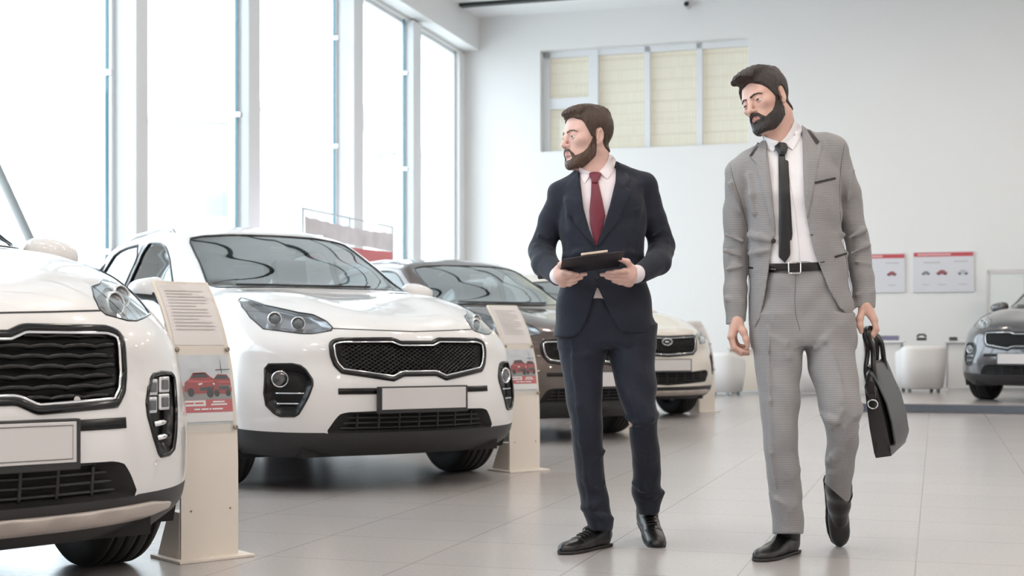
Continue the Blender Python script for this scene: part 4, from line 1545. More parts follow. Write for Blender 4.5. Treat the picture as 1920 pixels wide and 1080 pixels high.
class Sdf:
    def __init__(s):
        s.p = []

    def add(s, fn, lo, hi, k=0.0, op='u'):
        s.p.append((fn, np.array(lo, float), np.array(hi, float), k, op))
        return s

    def cap(s, a, b, ra, rb, k=0.0, op='u'):
        a, b = np.array(a, float), np.array(b, float)
        ab = b - a
        L2 = ab @ ab + 1e-12

        def fn(P):
            t = np.clip(((P - a) @ ab) / L2, 0, 1)
            return np.linalg.norm(P - a - t[:, None] * ab, axis=1) - (ra + (rb - ra) * t)
        r = max(ra, rb)
        return s.add(fn, np.minimum(a, b) - r, np.maximum(a, b) + r, k, op)

    def chain(s, pts, rs, k=0.0, kk=None):
        for i in range(len(pts) - 1):
            s.cap(pts[i], pts[i + 1], rs[i], rs[i + 1], k if (i == 0 or kk is None) else kk)
        return s

    def ell(s, c, r, R=None, k=0.0, op='u'):
        c, r = np.array(c, float), np.array(r, float)
        R = np.eye(3) if R is None else np.array(R)

        def fn(P):
            q = (P - c) @ R
            k0 = np.linalg.norm(q / r, axis=1)
            k1 = np.linalg.norm(q / (r * r), axis=1) + 1e-9
            return k0 * (k0 - 1) / k1
        e = np.abs(R) @ r
        return s.add(fn, c - e, c + e, k, op)

    def rbox(s, c, hsz, R=None, rad=.004, k=0.0, op='u'):
        c, hsz = np.array(c, float), np.array(hsz, float) - rad
        R = np.eye(3) if R is None else np.array(R)

        def fn(P):
            q = np.abs((P - c) @ R) - hsz
            return np.linalg.norm(np.maximum(q, 0), axis=1) + np.minimum(q.max(1), 0) - rad
        e = np.abs(R) @ (hsz + rad)
        return s.add(fn, c - e, c + e, k, op)

    def loft(s, T, k=0.0, n=2.3, off=0.0, op='u'):
        """stack of super-ellipses; rows (z, cx, cy, a, b), any order"""
        T = np.array(sorted(T, key=lambda r: r[0]), float)
        z = T[:, 0]
        # smooth interpolation
        zz = np.linspace(z[0], z[-1], 200)
        I = np.stack([zz] + [np.interp(zz, z, T[:, j]) for j in range(1, 5)], 1)
        w = np.hanning(15)
        w /= w.sum()
        for j in range(1, 5):
            pad = np.r_[np.full(7, I[0, j]), I[:, j], np.full(7, I[-1, j])]
            I[:, j] = np.convolve(pad, w, 'valid')

        def fn(P):
            cz = np.clip(P[:, 2], z[0], z[-1])
            cx, cy, a, b = (np.interp(cz, zz, I[:, j]) for j in range(1, 5))
            a, b = a + off, b + off
            q = (np.abs((P[:, 0] - cx) / a) ** n + np.abs((P[:, 1] - cy) / b) ** n) ** (1 / n)
            d = (q - 1) * np.minimum(a, b)
            return np.maximum(d, np.maximum(P[:, 2] - z[-1], z[0] - P[:, 2]))
        m = max(off, 0) + .002
        lo = [(T[:, 1] - T[:, 3]).min() - m, (T[:, 2] - T[:, 4]).min() - m, z[0]]
        hi = [(T[:, 1] + T[:, 3]).max() + m, (T[:, 2] + T[:, 4]).max() + m, z[-1]]
        return s.add(fn, lo, hi, k, op)

    def cut(s, fn):
        return s.add(fn, [-1e6] * 3, [1e6] * 3, 0, 'i')

    def disp(s, fn):
        return s.add(fn, [-1e6] * 3, [1e6] * 3, 0, 'd')

    def ev(s, P, lo, hi):
        d = np.full(len(P), 1.0)
        for fn, a, b, k, op in s.p:
            if op in 'us':
                g = max(np.max(a - hi), np.max(lo - b))
                if g > k + .004:
                    continue
            if op == 'u':
                d = smin(d, fn(P), k)
            elif op == 's':
                d = -smin(-d, fn(P), k)
            elif op == 'i':
                d = np.maximum(d, fn(P))
            elif op == 'd':
                near = np.abs(d) < .03
                if near.any():
                    d[near] += fn(P[near])
        return d

    def __call__(s, P):
        return s.ev(P, P.min(0), P.max(0))

    def mesh(s, h=.005, B=24):
        los = np.array([p[1] for p in s.p if p[4] == 'u'])
        his = np.array([p[2] for p in s.p if p[4] == 'u'])
        ks = np.array([p[3] for p in s.p if p[4] == 'u'])
        org = los.min(0) - 4 * h - .02
        top = his.max(0) + 4 * h + .02
        N = np.ceil((top - org) / h).astype(int) + 2
        nb = -(-N // B)
        cellV, cellId, quads = [], [], []
        g = np.arange(B + 1)
        gx, gy, gz = np.meshgrid(g, g, g, indexing='ij')
        base = np.stack([gx, gy, gz], -1).reshape(-1, 3)
        cid = lambda I: (I[:, 0] * (N[1] + B + 2) + I[:, 1]) * (N[2] + B + 2) + I[:, 2]
        corner = [(0, 0, 0), (1, 0, 0), (0, 1, 0), (1, 1, 0), (0, 0, 1), (1, 0, 1), (0, 1, 1), (1, 1, 1)]
        edges = [(0, 1), (2, 3), (4, 5), (6, 7), (0, 2), (1, 3), (4, 6), (5, 7), (0, 4), (1, 5), (2, 6), (3, 7)]
        for bx in range(nb[0]):
            for by in range(nb[1]):
                for bz in range(nb[2]):
                    o = np.array([bx, by, bz]) * B
                    lo = org + o * h
                    hi = lo + B * h
                    gap = np.maximum(los - hi, lo - his).max(1)
                    if not (gap < ks + 2 * h).any():
                        continue
                    P = lo + base * h
                    D = s.ev(P, lo, hi).reshape(B + 1, B + 1, B + 1)
                    D = np.where(np.abs(D) < 1e-9, 1e-9, D)
                    neg = D < 0
                    if neg.all() or not neg.any():
                        continue
                    c = [D[a:a + B, b:b + B, e:e + B] for a, b, e in corner]
                    cn = np.stack([q < 0 for q in c], -1)
                    act = cn.any(-1) & ~cn.all(-1)
                    I = np.argwhere(act)
                    vals = np.stack([q[act] for q in c], -1)
                    acc = np.zeros((len(I), 3))
                    cnt = np.zeros(len(I))
                    for e0, e1 in edges:
                        v0, v1 = vals[:, e0], vals[:, e1]
                        m = (v0 < 0) != (v1 < 0)
                        t = np.where(m, v0 / np.where(m, v0 - v1, 1), 0)
                        p0, p1 = np.array(corner[e0]), np.array(corner[e1])
                        acc += np.where(m[:, None], p0 + t[:, None] * (p1 - p0), 0)
                        cnt += m
                    cellV.append(org + (I + o + acc / cnt[:, None]) * h)
                    cellId.append(cid(I + o))
                    for ax in range(3):
                        sl0 = [slice(0, B)] * 3
                        sl1 = [slice(0, B)] * 3
                        sl1[ax] = slice(1, B + 1)
                        n0, n1 = neg[tuple(sl0)], neg[tuple(sl1)]
                        E = np.argwhere(n0 != n1)
                        if not len(E):
                            continue
                        flip = n0[n0 != n1]
                        E = E + o
                        u, w = [q for q in range(3) if q != ax]
                        du, dw = np.zeros(3, int), np.zeros(3, int)
                        du[u], dw[w] = 1, 1
                        q = np.stack([cid(E - du - dw), cid(E - dw), cid(E), cid(E - du)], 1)
                        if ax == 1:
                            flip = ~flip
                        q[~flip] = q[~flip][:, ::-1]
                        quads.append(q)
        V = np.concatenate(cellV)
        ids = np.concatenate(cellId)
        order = np.argsort(ids)
        ids, V = ids[order], V[order]
        Q = np.concatenate(quads)
        ix = np.searchsorted(ids, Q)
        ix = np.clip(ix, 0, len(ids) - 1)
        ok = (ids[ix] == Q).all(1)
        return V, ix[ok]


def smooth_mesh(V, Q, it=2, lam=.5):
    n = len(V)
    e = np.concatenate([Q[:, [0, 1]], Q[:, [1, 2]], Q[:, [2, 3]], Q[:, [3, 0]]])
    e = np.concatenate([e, e[:, ::-1]])
    deg = np.bincount(e[:, 0], minlength=n)[:, None] + 1e-9
    for _ in range(it):
        for l in (lam, -lam * 1.02):
            A = np.stack([np.bincount(e[:, 0], V[e[:, 1], k], n) for k in range(3)], 1) / deg
            V = V + l * (A - V)
    return V


def fast_obj(name, V, Q, mats, parent=None, idx=None):
    me = bpy.data.meshes.new(name)
    me.vertices.add(len(V))
    me.vertices.foreach_set('co', np.asarray(V, np.float32).ravel())
    k = Q.shape[1]
    me.loops.add(len(Q) * k)
    me.loops.foreach_set('vertex_index', Q.astype(np.int32).ravel())
    me.polygons.add(len(Q))
    me.polygons.foreach_set('loop_start', np.arange(0, len(Q) * k, k, dtype=np.int32))
    me.polygons.foreach_set('loop_total', np.full(len(Q), k, np.int32))
    me.polygons.foreach_set('use_smooth', np.ones(len(Q), bool))
    for m in mats:
        me.materials.append(m)
    if idx is not None:
        me.polygons.foreach_set('material_index', idx.astype(np.int32))
    me.update(calc_edges=True)
    me.validate()
    o = bpy.data.objects.new(name, me)
    COL.objects.link(o)
    if parent:
        o.parent = parent
    return o


def poly_sd(x, y, poly):
    """signed distance to a polygon (negative inside)"""
    P = np.stack([x, y], 1)
    A = np.array(poly, float)
    best = np.full(len(P), 1e18)
    for i in range(len(A)):
        a, b = A[i], A[(i + 1) % len(A)]
        e = b - a
        w = P - a
        t = np.clip((w @ e) / (e @ e + 1e-12), 0, 1)
        dd = w - t[:, None] * e
        best = np.minimum(best, (dd * dd).sum(1))
    s = np.where(inpoly(P, A), -1.0, 1.0)
    return s * np.sqrt(best)


def wob(P, f=(30, 22, 26), a=.002, ph=0.0):
    return a * (np.sin(P[:, 0] * f[0] + 3 * np.sin(P[:, 2] * 9 + ph)) * np.sin(P[:, 2] * f[2] + 2.2 * np.sin(P[:, 0] * 13 + ph)) + .5 * np.sin(P[:, 2] * f[1] * 2.3 + P[:, 0] * 31 + ph))
# ================================================================ people
SKIN = mat('skin', (.66, .43, .37), .46, sss=.12, noise=(45, .05))
SKIN2 = mat('skin_tan', (.62, .385, .315), .46, sss=.12, noise=(45, .05))
LIPS = mat('lips', (.52, .25, .23), .42)
EYEW = mat('eye_white', (.75, .73, .71), .2)
IRIS = mat('iris', (.05, .045, .04), .15)


def hair_mat(name, col):
    return mat(name, col, .5, noise=(220, .35), bump=(150, .8, (1, 1, .25)))


HAIR1, HAIR2 = hair_mat('hair_brown', (.050, .026, .016)), hair_mat('hair_dark', (.022, .013, .010))
BROW1 = mat('brow_brown', (.15, .085, .055), .6)
BEARD1, BEARD2 = hair_mat('beard_brown', (.075, .040, .026)), hair_mat('beard_dark', (.020, .014, .012))


def suit_mat(name, c0, c1, period, rough=.8):
    m = mat(name, c0, rough, sheen=.15, spec=.3)
    nt = m.node_tree
    b = nt.nodes['Principled BSDF']
    tc = nt.nodes.new('ShaderNodeTexCoord')
    wv = nt.nodes.new('ShaderNodeTexWave')
    wv.wave_type = 'BANDS'
    wv.bands_direction = 'Z'
    wv.inputs['Scale'].default_value = .314 / period
    wv.inputs['Distortion'].default_value = .6
    wv.inputs['Detail Scale'].default_value = 4
    wx = nt.nodes.new('ShaderNodeTexWave')
    wx.wave_type = 'BANDS'
    wx.bands_direction = 'X'
    wx.inputs['Scale'].default_value = .314 / period * 1.15
    ml = nt.nodes.new('ShaderNodeMath')
    ml.operation = 'MULTIPLY_ADD'
    ml.inputs[1].default_value = .14
    rp = nt.nodes.new('ShaderNodeValToRGB')
    rp.color_ramp.elements[0].color = (*c0, 1)
    rp.color_ramp.elements[1].color = (*c1, 1)
    nt.links.new(tc.outputs['Object'], wv.inputs['Vector'])
    nt.links.new(tc.outputs['Object'], wx.inputs['Vector'])
    nt.links.new(wx.outputs['Fac'], ml.inputs[0])
    nt.links.new(wv.outputs['Fac'], ml.inputs[2])
    nt.links.new(ml.outputs[0], rp.inputs['Fac'])
    nt.links.new(rp.outputs['Color'], b.inputs['Base Color'])
    n = nt.nodes.new('ShaderNodeTexNoise')
    n.inputs['Scale'].default_value = 13
    n.inputs['Detail'].default_value = 3
    n.inputs['Distortion'].default_value = 1.2
    bp = nt.nodes.new('ShaderNodeBump')
    bp.inputs['Strength'].default_value = .35
    bp.inputs['Distance'].default_value = .012
    nt.links.new(tc.outputs['Object'], n.inputs['Vector'])
    nt.links.new(n.outputs['Fac'], bp.inputs['Height'])
    nt.links.new(bp.outputs['Normal'], b.inputs['Normal'])
    return m


NAVY = suit_mat('navy_wool', (.0125, .0155, .026), (.016, .0195, .032), .0022, .78)
GREYS = suit_mat('grey_check_wool', (.205, .199, .202), (.325, .318, .322), .0066, .85)
SHIRT = mat('shirt_white', (.80, .79, .82), .7, bump=(26, .25))
SHIRTP = mat('shirt_pale', (.76, .70, .73), .7, bump=(26, .25))
BLACKS = mat('black_satin', (.012, .013, .015), .5)
LEATHER = mat('black_leather', (.010, .010, .011), .30, bump=(260, .04))
SOLE = mat('shoe_sole', (.02, .019, .018), .6)


def tie_mat(name, c0, c1):
    m = mat(name, c0, .5)
    nt = m.node_tree
    b = nt.nodes['Principled BSDF']
    tc = nt.nodes.new('ShaderNodeTexCoord')
    mp = nt.nodes.new('ShaderNodeMapping')
    mp.inputs['Rotation'].default_value = (0, math.radians(40), 0)
    wv = nt.nodes.new('ShaderNodeTexWave')
    wv.bands_direction = 'X'
    wv.inputs['Scale'].default_value = 80
    rp = nt.nodes.new('ShaderNodeValToRGB')
    rp.color_ramp.elements[0].color = (*c0, 1)
    rp.color_ramp.elements[1].color = (*c1, 1)
    nt.links.new(tc.outputs['Object'], mp.inputs['Vector'])
    nt.links.new(mp.outputs['Vector'], wv.inputs['Vector'])
    nt.links.new(wv.outputs['Fac'], rp.inputs['Fac'])
    nt.links.new(rp.outputs['Color'], b.inputs['Base Color'])
    return m


TIE1 = tie_mat('tie_burgundy', (.135, .010, .027), (.165, .020, .040))
TIE2 = mat('tie_black', (.010, .011, .013), .45)


def head_frame(yaw, pitch, roll):
    """columns: left, forward, up of the head; yaw towards image left, pitch down, roll to the person's right"""
    ps, th, ro = map(math.radians, (yaw, pitch, roll))
    f0 = np.array([-math.sin(ps), -math.cos(ps), 0])
    l0 = np.array([math.cos(ps), -math.sin(ps), 0])
    u0 = np.array([0, 0, 1.0])
    f = f0 * math.cos(th) - u0 * math.sin(th)
    u = u0 * math.cos(th) + f0 * math.sin(th)
    l = l0 * math.cos(ro) + u * math.sin(ro)
    u = u * math.cos(ro) - l0 * math.sin(ro)
    return np.stack([l, f, u], 1)


def head_sdf(s, c, R, sc):
    """skull, face and ears in head coordinates (left, forward, up)"""
    W = lambda a, b, e: c + R @ (np.array([a, b, e]) * sc)
    El = lambda p, r, k=.02, op='u', T=None: s.ell(W(*p), np.array(r) * sc, R if T is None else R @ T, k * sc, op)
    Cp = lambda a, b, ra, rb, k=.012, op='u': s.cap(W(*a), W(*b), ra * sc, rb * sc, k * sc, op)
    El((0, -.010, .042), (.074, .094, .082), .0)
    El((0, .030, .000), (.0605, .062, .085), .03)
    El((0, .036, -.062), (.050, .052, .050), .025)
    Cp((.046, -.002, -.048), (.022, .072, -.096), .014, .014, .03)
    Cp((-.046, -.002, -.048), (-.022, .072, -.096), .014, .014, .03)
    El((0, .078, -.098), (.021, .016, .017), .02)
    for q in (1, -1):
        Cp((q * .012, .085, .026), (q * .044, .070, .028), .009, .008, .014)
        El((q * .045, .060, -.010), (.018, .021, .015), .022)
        El((q * .033, .099, .007), (.019, .0185, .0125), .012, 's')
    Cp((0, .086, .020), (0, .111, -.022), .0070, .0088, .012)
    El((0, .109, -.027), (.0100, .0095, .0085), .008)
    for q in (1, -1):
        El((q * .0125, .098, -.029), (.0075, .010, .007), .006)
        El((q * .007, .104, -.0365), (.0035, .005, .003), .002, 's')
    El((0, .082, -.055), (.028, .018, .022), .015)
    for q in (1, -1):
        Cp((0, .0985, -.0515), (q * .020, .0865, -.0545), .0050, .0030, .004)
        Cp((0, .0965, -.0630), (q * .018, .0860, -.0585), .0058, .0030, .004)
    Cp((-.018, .0975, -.0565), (.018, .0975, -.0565), .0016, .0016, .002, 's')
    El((0, .094, -.075), (.020, .008, .006), .008, 's')
    # eyelids
    for q in (1, -1):
        e = W(q * .032, .0795, .006)
        r = .0142 * sc

        def lid(P, e=e, r=r):
            v = (P - e) @ R
            d = np.linalg.norm(v, axis=1) - r
            return np.maximum(d, -np.maximum(v[:, 2] - .0005 * sc, -(v[:, 2] + .0042 * sc)))
        s.add(lid, e - r, e + r, .003 * sc)
    s.n_face = len(s.p)
    # ears
    for q in (1, -1):
        T = np.array(Matrix.Rotation(math.radians(-22) * q, 3, 'Z') @ Matrix.Rotation(math.radians(14), 3, 'X'))
        El((q * .074, -.012, .002), (.0075, .0185, .031), .006, 'u', T)
        El((q * .0805, -.009, .004), (.0055, .0105, .020), .004, 's', T)
        El((q * .073, -.002, -.024), (.0065, .0085, .011), .006, 'u', T)
        El((q * .077, .002, -.004), (.004, .005, .007), .004, 'u', T)
    s.n_ear = len(s.p)
    return W


def region(poly, k=1.0):
    A = np.array(poly, float)

    def fn(F, U):
        return poly_sd(F, U, A)
    return fn


HAIR_POLY = [(.13, .115), (.090, .083), (.074, .079), (.056, .066), (.049, .042), (.039, .022), (.027, .000), (.012, .000), (.008, .024), (.000, .034), (-.018, .036), (-.030, .016), (-.038, -.015), (-.050, -.042), (-.075, -.052), (-.15, -.05), (-.15, .20), (.14, .20)]
HAIR_FULL = [(.13, .115), (.092, .083), (.080, .077), (.066, .064), (.059, .044), (.046, .022), (.030, -.002), (.012, -.002), (.008, .024), (.000, .034), (-.018, .036), (-.030, .016), (-.038, -.018), (-.050, -.046), (-.075, -.056), (-.15, -.05), (-.15, .20), (.14, .20)]
BEARD_SHORT = [(.006, .004), (.018, .002), (.024, -.020), (.038, -.042), (.056, -.058), (.075, -.067), (.125, -.072), (.125, -.1175), (.085, -.1175), (.050, -.116), (.026, -.094), (.004, -.072), (.000, -.03)]
BEARD_FULL = [(.008, .014), (.025, .010), (.029, -.014), (.039, -.035), (.054, -.050), (.070, -.058), (.082, -.066), (.125, -.070), (.125, -.1150), (.080, -.1160), (.050, -.1165), (.028, -.100), (.002, -.076), (.000, -.03)]


def make_head_parts(person, base, c, R, sc, hs, hairm, beardm, quiff, beard_t, hair_t, browm, look=(0, 0), bpoly=None, must=.006, gap=(.018, .009), hpoly=None):
    W = lambda a, b, e: c + R @ (np.array([a, b, e]) * sc)
    inv = lambda P: ((P - c) @ R) / sc
    # hair
    h = Sdf()
    hb = list(hs.p)
    rad = .16 * sc

    noear = Sdf()
    noear.p = hs.p[:hs.n_face] + hs.p[hs.n_ear:]

    def hd(P):
        return noear.ev(P, P.min(0), P.max(0))

    def hair(P):
        q = inv(P)
        t = hair_t[0] + (hair_t[1] - hair_t[0]) * np.clip((q[:, 2] - .03) / .075, 0, 1)
        strand = .0007 * np.sin(q[:, 0] * 330 + 4 * np.sin(q[:, 1] * 40)) * np.clip((q[:, 2] - .02) / .05, 0.2, 1) + .0004 * np.sin(q[:, 1] * 200 + q[:, 0] * 150 + q[:, 2] * 130)
        d = hd(P) - t * sc - strand * sc
        for (pp, rr) in quiff:
            k0 = np.linalg.norm((q - np.array(pp)) / np.array(rr), axis=1)
            dq = (k0 - 1) * min(rr) * sc - strand * 1.3 * sc
            d = smin(d, dq, .014 * sc)
        edge = poly_sd(q[:, 1] + .004 * np.sin(q[:, 0] * 120), q[:, 2] - .010 * np.clip(np.abs(q[:, 0]) - .03, 0, 1) * 0, hpoly or HAIR_POLY) * sc
        return np.maximum(d, edge)
    h.add(hair, c - rad, c + rad, 0)
    V, Q = h.mesh(.0030)
    fast_obj('hair', smooth_mesh(V, Q, 1) - base, Q, [hairm], person)
    # beard
    bd = Sdf()

    def beard(P):
        q = inv(P)
        st = .0006 * np.sin(q[:, 0] * 380 + q[:, 2] * 210) * np.sin(q[:, 1] * 330 + q[:, 2] * 160)
        t = beard_t * np.clip((.02 - q[:, 2]) / .07, .35, 1)
        d = hd(P) - t * sc - st * sc
        edge = poly_sd(q[:, 1], q[:, 2], bpoly) * sc
        al = np.abs(q[:, 0])
        mp = np.stack([al, q[:, 2]], 1)
        md = np.full(len(q), 9.0)
        for p0, p1, r0, r1 in (((0.0, -.0445), (.016, -.0465), must, must), ((.016, -.0465), (.028, -.062), must, must * .8)):
            p0, p1 = np.array(p0), np.array(p1)
            e = p1 - p0
            tt = np.clip(((mp - p0) @ e) / (e @ e), 0, 1)
            md = np.minimum(md, np.linalg.norm(mp - p0 - tt[:, None] * e, axis=1) - (r0 + (r1 - r0) * tt))
        md = np.maximum(md, .06 - q[:, 1]) * sc
        edge = smin(edge, md, .006 * sc)
        lip = np.maximum((np.sqrt((q[:, 0] / .0225) ** 2 + ((q[:, 2] + .0585) / .0095) ** 2) - 1) * .009, .07 - q[:, 1]) * sc
        soul = np.maximum((np.sqrt((np.abs(q[:, 0]) - .006) ** 2 / gap[0] ** 2 + ((q[:, 2] + .074) / gap[1]) ** 2) - 1) * .008, .07 - q[:, 1]) * sc
        return np.maximum(np.maximum(d, edge), np.maximum(-lip, -soul))
    cb = W(0, .05, -.06)
    bd.add(beard, cb - .115 * sc, cb + .115 * sc, 0)
    V, Q = bd.mesh(.0024)
    fast_obj('beard', smooth_mesh(V, Q, 1) - base, Q, [beardm], person)
    # eyes and brows
    for q in (1, -1):
        e = W(q * .032, .0795, .006)
        gz = R @ np.array([look[0], 1, look[1]])
        gz /= np.linalg.norm(gz)
        T = Matrix.Translation(e - base) @ Vector(gz).to_track_quat('Z', 'Y').to_matrix().to_4x4()
        r = .0128 * sc
        prof = [(r * math.sin(a), r * math.cos(a)) for a in np.linspace(.001, math.pi - .001, 22)]
        V, Fc = lathe(prof, 24, 'z')
        o = mk('eye', [tuple(T @ Vector(v)) for v in V], Fc, EYEW, person, mats=[EYEW, IRIS])
        ey = Vector(e - base)
        o.data.polygons.foreach_set('material_index', [1 if (p.center - ey).normalized().dot(Vector(gz)) > .80 else 0 for p in o.data.polygons])
        b = Sdf()
        line = [(.012, .0225), (.026, .0280), (.040, .0270), (.051, .0210)]

        def brow(P, q=q):
            w = inv(P)
            mp = np.stack([w[:, 0] * q, w[:, 2]], 1)
            md = np.full(len(w), 9.0)
            for i_ in range(3):
                p0, p1 = np.array(line[i_]), np.array(line[i_ + 1])
                e_ = p1 - p0
                tt = np.clip(((mp - p0) @ e_) / (e_ @ e_), 0, 1)
                md = np.minimum(md, np.linalg.norm(mp - p0 - tt[:, None] * e_, axis=1) - (.0034, .0034, .0027)[i_] + .001 * tt)
            return np.maximum(np.maximum(md, .05 - w[:, 1]) * sc, hd(P) - .0019 * sc)
        cb_ = W(q * .031, .082, .025)
        b.add(brow, cb_ - .036 * sc, cb_ + .036 * sc, 0)
        V, Q = b.mesh(.0015)
        fast_obj('eyebrow', V - base, Q, [browm], person)


def Pt(Y0):
    return lambda px, py, d=0.0: pt(px, py, Y0 + d)


def loft_rows(Y0, rows):
    out = []
    for py, xl, xr, d, b in rows:
        p = pt((xl + xr) / 2, py, Y0 + d)
        out.append((p[2], p[0], p[1], (xr - xl) / 2 / F_PX * (Y0 + d), b))
    return out


def front_at(rows, Y0, px, py, n=2.3, lift=0.0):
    """point on the front of a traced loft under a photograph pixel"""
    r = sorted(rows)
    ys = [q[0] for q in r]
    xl, xr, d, b = (np.interp(py, ys, [q[j] for q in r]) for j in (1, 2, 3, 4))
    t = min(.98, abs((px - (xl + xr) / 2) / ((xr - xl) / 2)))
    dep = d - b * (1 - t ** n) ** (1 / n) - lift
    return pt(px, py, Y0 + dep)


def pix(P):
    return 960 + F_PX * P[:, 0] / P[:, 1], HOR - F_PX * (P[:, 2] - CAM_H) / P[:, 1]


class Rays:
    def __init__(s, meshes):
        s.t = [BVHTree.FromPolygons([tuple(map(float, v)) for v in V], [tuple(map(int, f)) for f in Q]) for V, Q in meshes]

    def hit(s, px, py, default=None):
        d = Vector(((px - 960) / F_PX, 1, -(py - HOR) / F_PX))
        best = None
        for t in s.t:
            h = t.ray_cast(Vector((0, 0, CAM_H)), d)
            if h[0] is not None and (best is None or h[0].y < best):
                best = h[0].y
        return best if best is not None else default


def decal(name, poly, rays, thick, m, parent, base, rings=7, n=72, center=None, bulge=0.0, dflt=None, smooth_corner=0):
    """piece of cloth cut to a traced outline and laid on the garment below"""
    poly = smooth_poly(poly, smooth_corner) if smooth_corner else poly
    O = resample(poly, n)
    c = O.mean(0) if center is None else np.array(center, float)
    pts, dep, lift = [], [], []
    for k in range(rings):
        t = 1 - k / rings
        for p in O:
            pts.append(c + (p - c) * t)
            lift.append(thick + bulge * (1 - t * t))
    pts.append(c)
    lift.append(thick + bulge)
    dep = [rays.hit(p[0], p[1]) for p in pts]
    good = [q for q in dep if q is not None]
    fb = np.median(good) if good else dflt
    lim = (np.percentile(good, 75) + .07) if good else 9e9
    ok = np.array([q is not None and q < lim for q in dep])
    pa = np.array(pts)
    if ok.any() and not ok.all():
        gi = np.where(ok)[0]
        for i in np.where(~ok)[0]:
            dep[i] = dep[gi[np.argmin(((pa[gi] - pa[i]) ** 2).sum(1))]]
    dep = np.array([fb if q is None else q for q in dep])
    D = dep[:-1].reshape(rings, n)
    for _ in range(3):
        D = (D + .5 * np.roll(D, 1, 1) + .5 * np.roll(D, -1, 1)) / 2
    dep = np.r_[np.minimum(D.ravel(), dep[:-1] + .003), dep[-1]]
    V = [pt(p[0], p[1], q - l) for p, q, l in zip(pts, dep, lift)]
    rim = [pt(p[0], p[1], q + .006) for p, q in zip(pts[:n], dep[:n])]
    V = V + rim
    Fc = []
    R0 = rings * n + 1
    for i in range(n):
        j = (i + 1) % n
        Fc.append((R0 + i, R0 + j, j, i))
        for k in range(rings - 1):
            Fc.append((k * n + i, k * n + j, (k + 1) * n + j, (k + 1) * n + i))
        Fc.append(((rings - 1) * n + i, (rings - 1) * n + j, rings * n))
    o = mk(name, np.array(V) - base, Fc, m, parent, smooth=True)
    md = o.modifiers.new('edges', 'EDGE_SPLIT')
    md.split_angle = math.radians(50)
    return o


def cord(name, pts, rays, r, m, parent, base, lift=.001):
    P = resample(pts, 40, closed=False)
    last = None
    W = []
    for p in P:
        y = rays.hit(p[0], p[1], last)
        if y is None:
            continue
        last = y
        W.append(pt(p[0], p[1], y - lift) - base)
    return mk(name, *tube(W, r, 6), m, parent)


# ---- shoes in their own frame: x side, y towards the toe, z up, sole on z = 0
def shoe_meshes(laced):
    s = Sdf()
    s.ell((0, -.052, .040), (.034, .045, .046), k=.0)
    s.ell((.002, .030, .036), (.038, .085, .034), k=.03)
    s.ell((.003, .120, .025), (.043, .075, .024), k=.035)
    s.ell((.004, .175, .019), (.032, .042, .018), k=.03)
    s.cap((0, -.045, .05), (0, -.050, .105), .036, .037, .03)
    s.cap((0, .005, .055), (0, -.035, .095), .030, .034, .04)
    s.cut(lambda P: .010 - P[:, 2])
    s.cut(lambda P: P[:, 2] - .112)
    up = s.mesh(.004)
    t = Sdf()
    out = [(-.034, -.082), (-.027, -.096), (0, -.101), (.027, -.096), (.035, -.082), (.037, -.03), (.040, .03), (.050, .10), (.049, .15), (.038, .195), (.018, .218), (.002, .221), (-.018, .212), (-.034, .185), (-.043, .14), (-.042, .09), (-.034, .03), (-.034, -.03)]

    def sole(P):
        d = poly_sd(P[:, 0], P[:, 1], out) - .001
        top, bot = .013, np.where(P[:, 1] < -.03, 0.0, .001)
        return np.maximum(d, np.maximum(P[:, 2] - top, bot - P[:, 2]))
    t.add(sole, (-.06, -.12, -.004), (.06, .23, .03), 0)
    so = t.mesh(.004)
    return up, so


SHOE_UP, SHOE_SOLE = shoe_meshes(True)


def shoe(person, base, heel, toe, roll=0.0, up=(0, 0, 1), laced=False, label=None, mirror=False):
    """heel, toe: world points on the sole line"""
    heel, toe = np.array(heel), np.array(toe)
    f = (toe - heel) / np.linalg.norm(toe - heel)
    up = np.array(up, float)
    x = np.cross(f, up)
    x /= np.linalg.norm(x)
    z = np.cross(x, f)
    R = np.stack([x * (-1 if mirror else 1), f, z], 1)
    o0 = heel + f * .100
    tr = lambda V: V @ R.T + o0 - base
    V, Q = SHOE_UP
    so = fast_obj('shoe', tr(smooth_mesh(V, Q, 2)), Q, [LEATHER], person)
    V2, Q2 = SHOE_SOLE
    fast_obj('sole', tr(V2), Q2, [SOLE], so)
    if laced:
        bv = BVHTree.FromPolygons([tuple(map(float, v)) for v in V], [tuple(map(int, q)) for q in Q])

        def topz(x, y):
            h = bv.ray_cast(Vector((x, y, .3)), Vector((0, 0, -1)))
            return h[0].z if h[0] is not None else .05
        parts = []
        for i in range(4):
            y = .030 + .020 * i
            parts.append(tube([tr(np.array([[a, y + .12 * a * (-1) ** i, topz(a, y) + .0022]]))[0] for a in np.linspace(-.021, .021, 9)], .0026, 6))
        for sx in (-1, 1):
            parts.append(tube([tr(np.array([[sx * a, .024 + .014 * math.sin(a * 80), topz(sx * a, .024) + .004]]))[0] for a in np.linspace(.0, .032, 9)], .0024, 6))
        mk('laces', *join(*parts), SOLE, so)
        mk('toe_seam', *tube([tr(np.array([[a, .118 - 9 * a * a, topz(a, .118 - 9 * a * a) + .0004]]))[0] for a in np.linspace(-.034, .038, 17)], .0014, 5), SOLE, so)
    return so


def cuff_ring(name, a, b, ra, rb, m, person, base):
    s = Sdf()
    s.cap(a, b, ra, rb)
    V, Q = s.mesh(.004)
    return fast_obj(name, V - base, Q, [m], person)


def finger(s, pts, r0=.0088, r1=.0070, k=.006):
    n = len(pts)
    s.chain(pts, [r0 + (r1 - r0) * i / (n - 1) for i in range(n)], k)
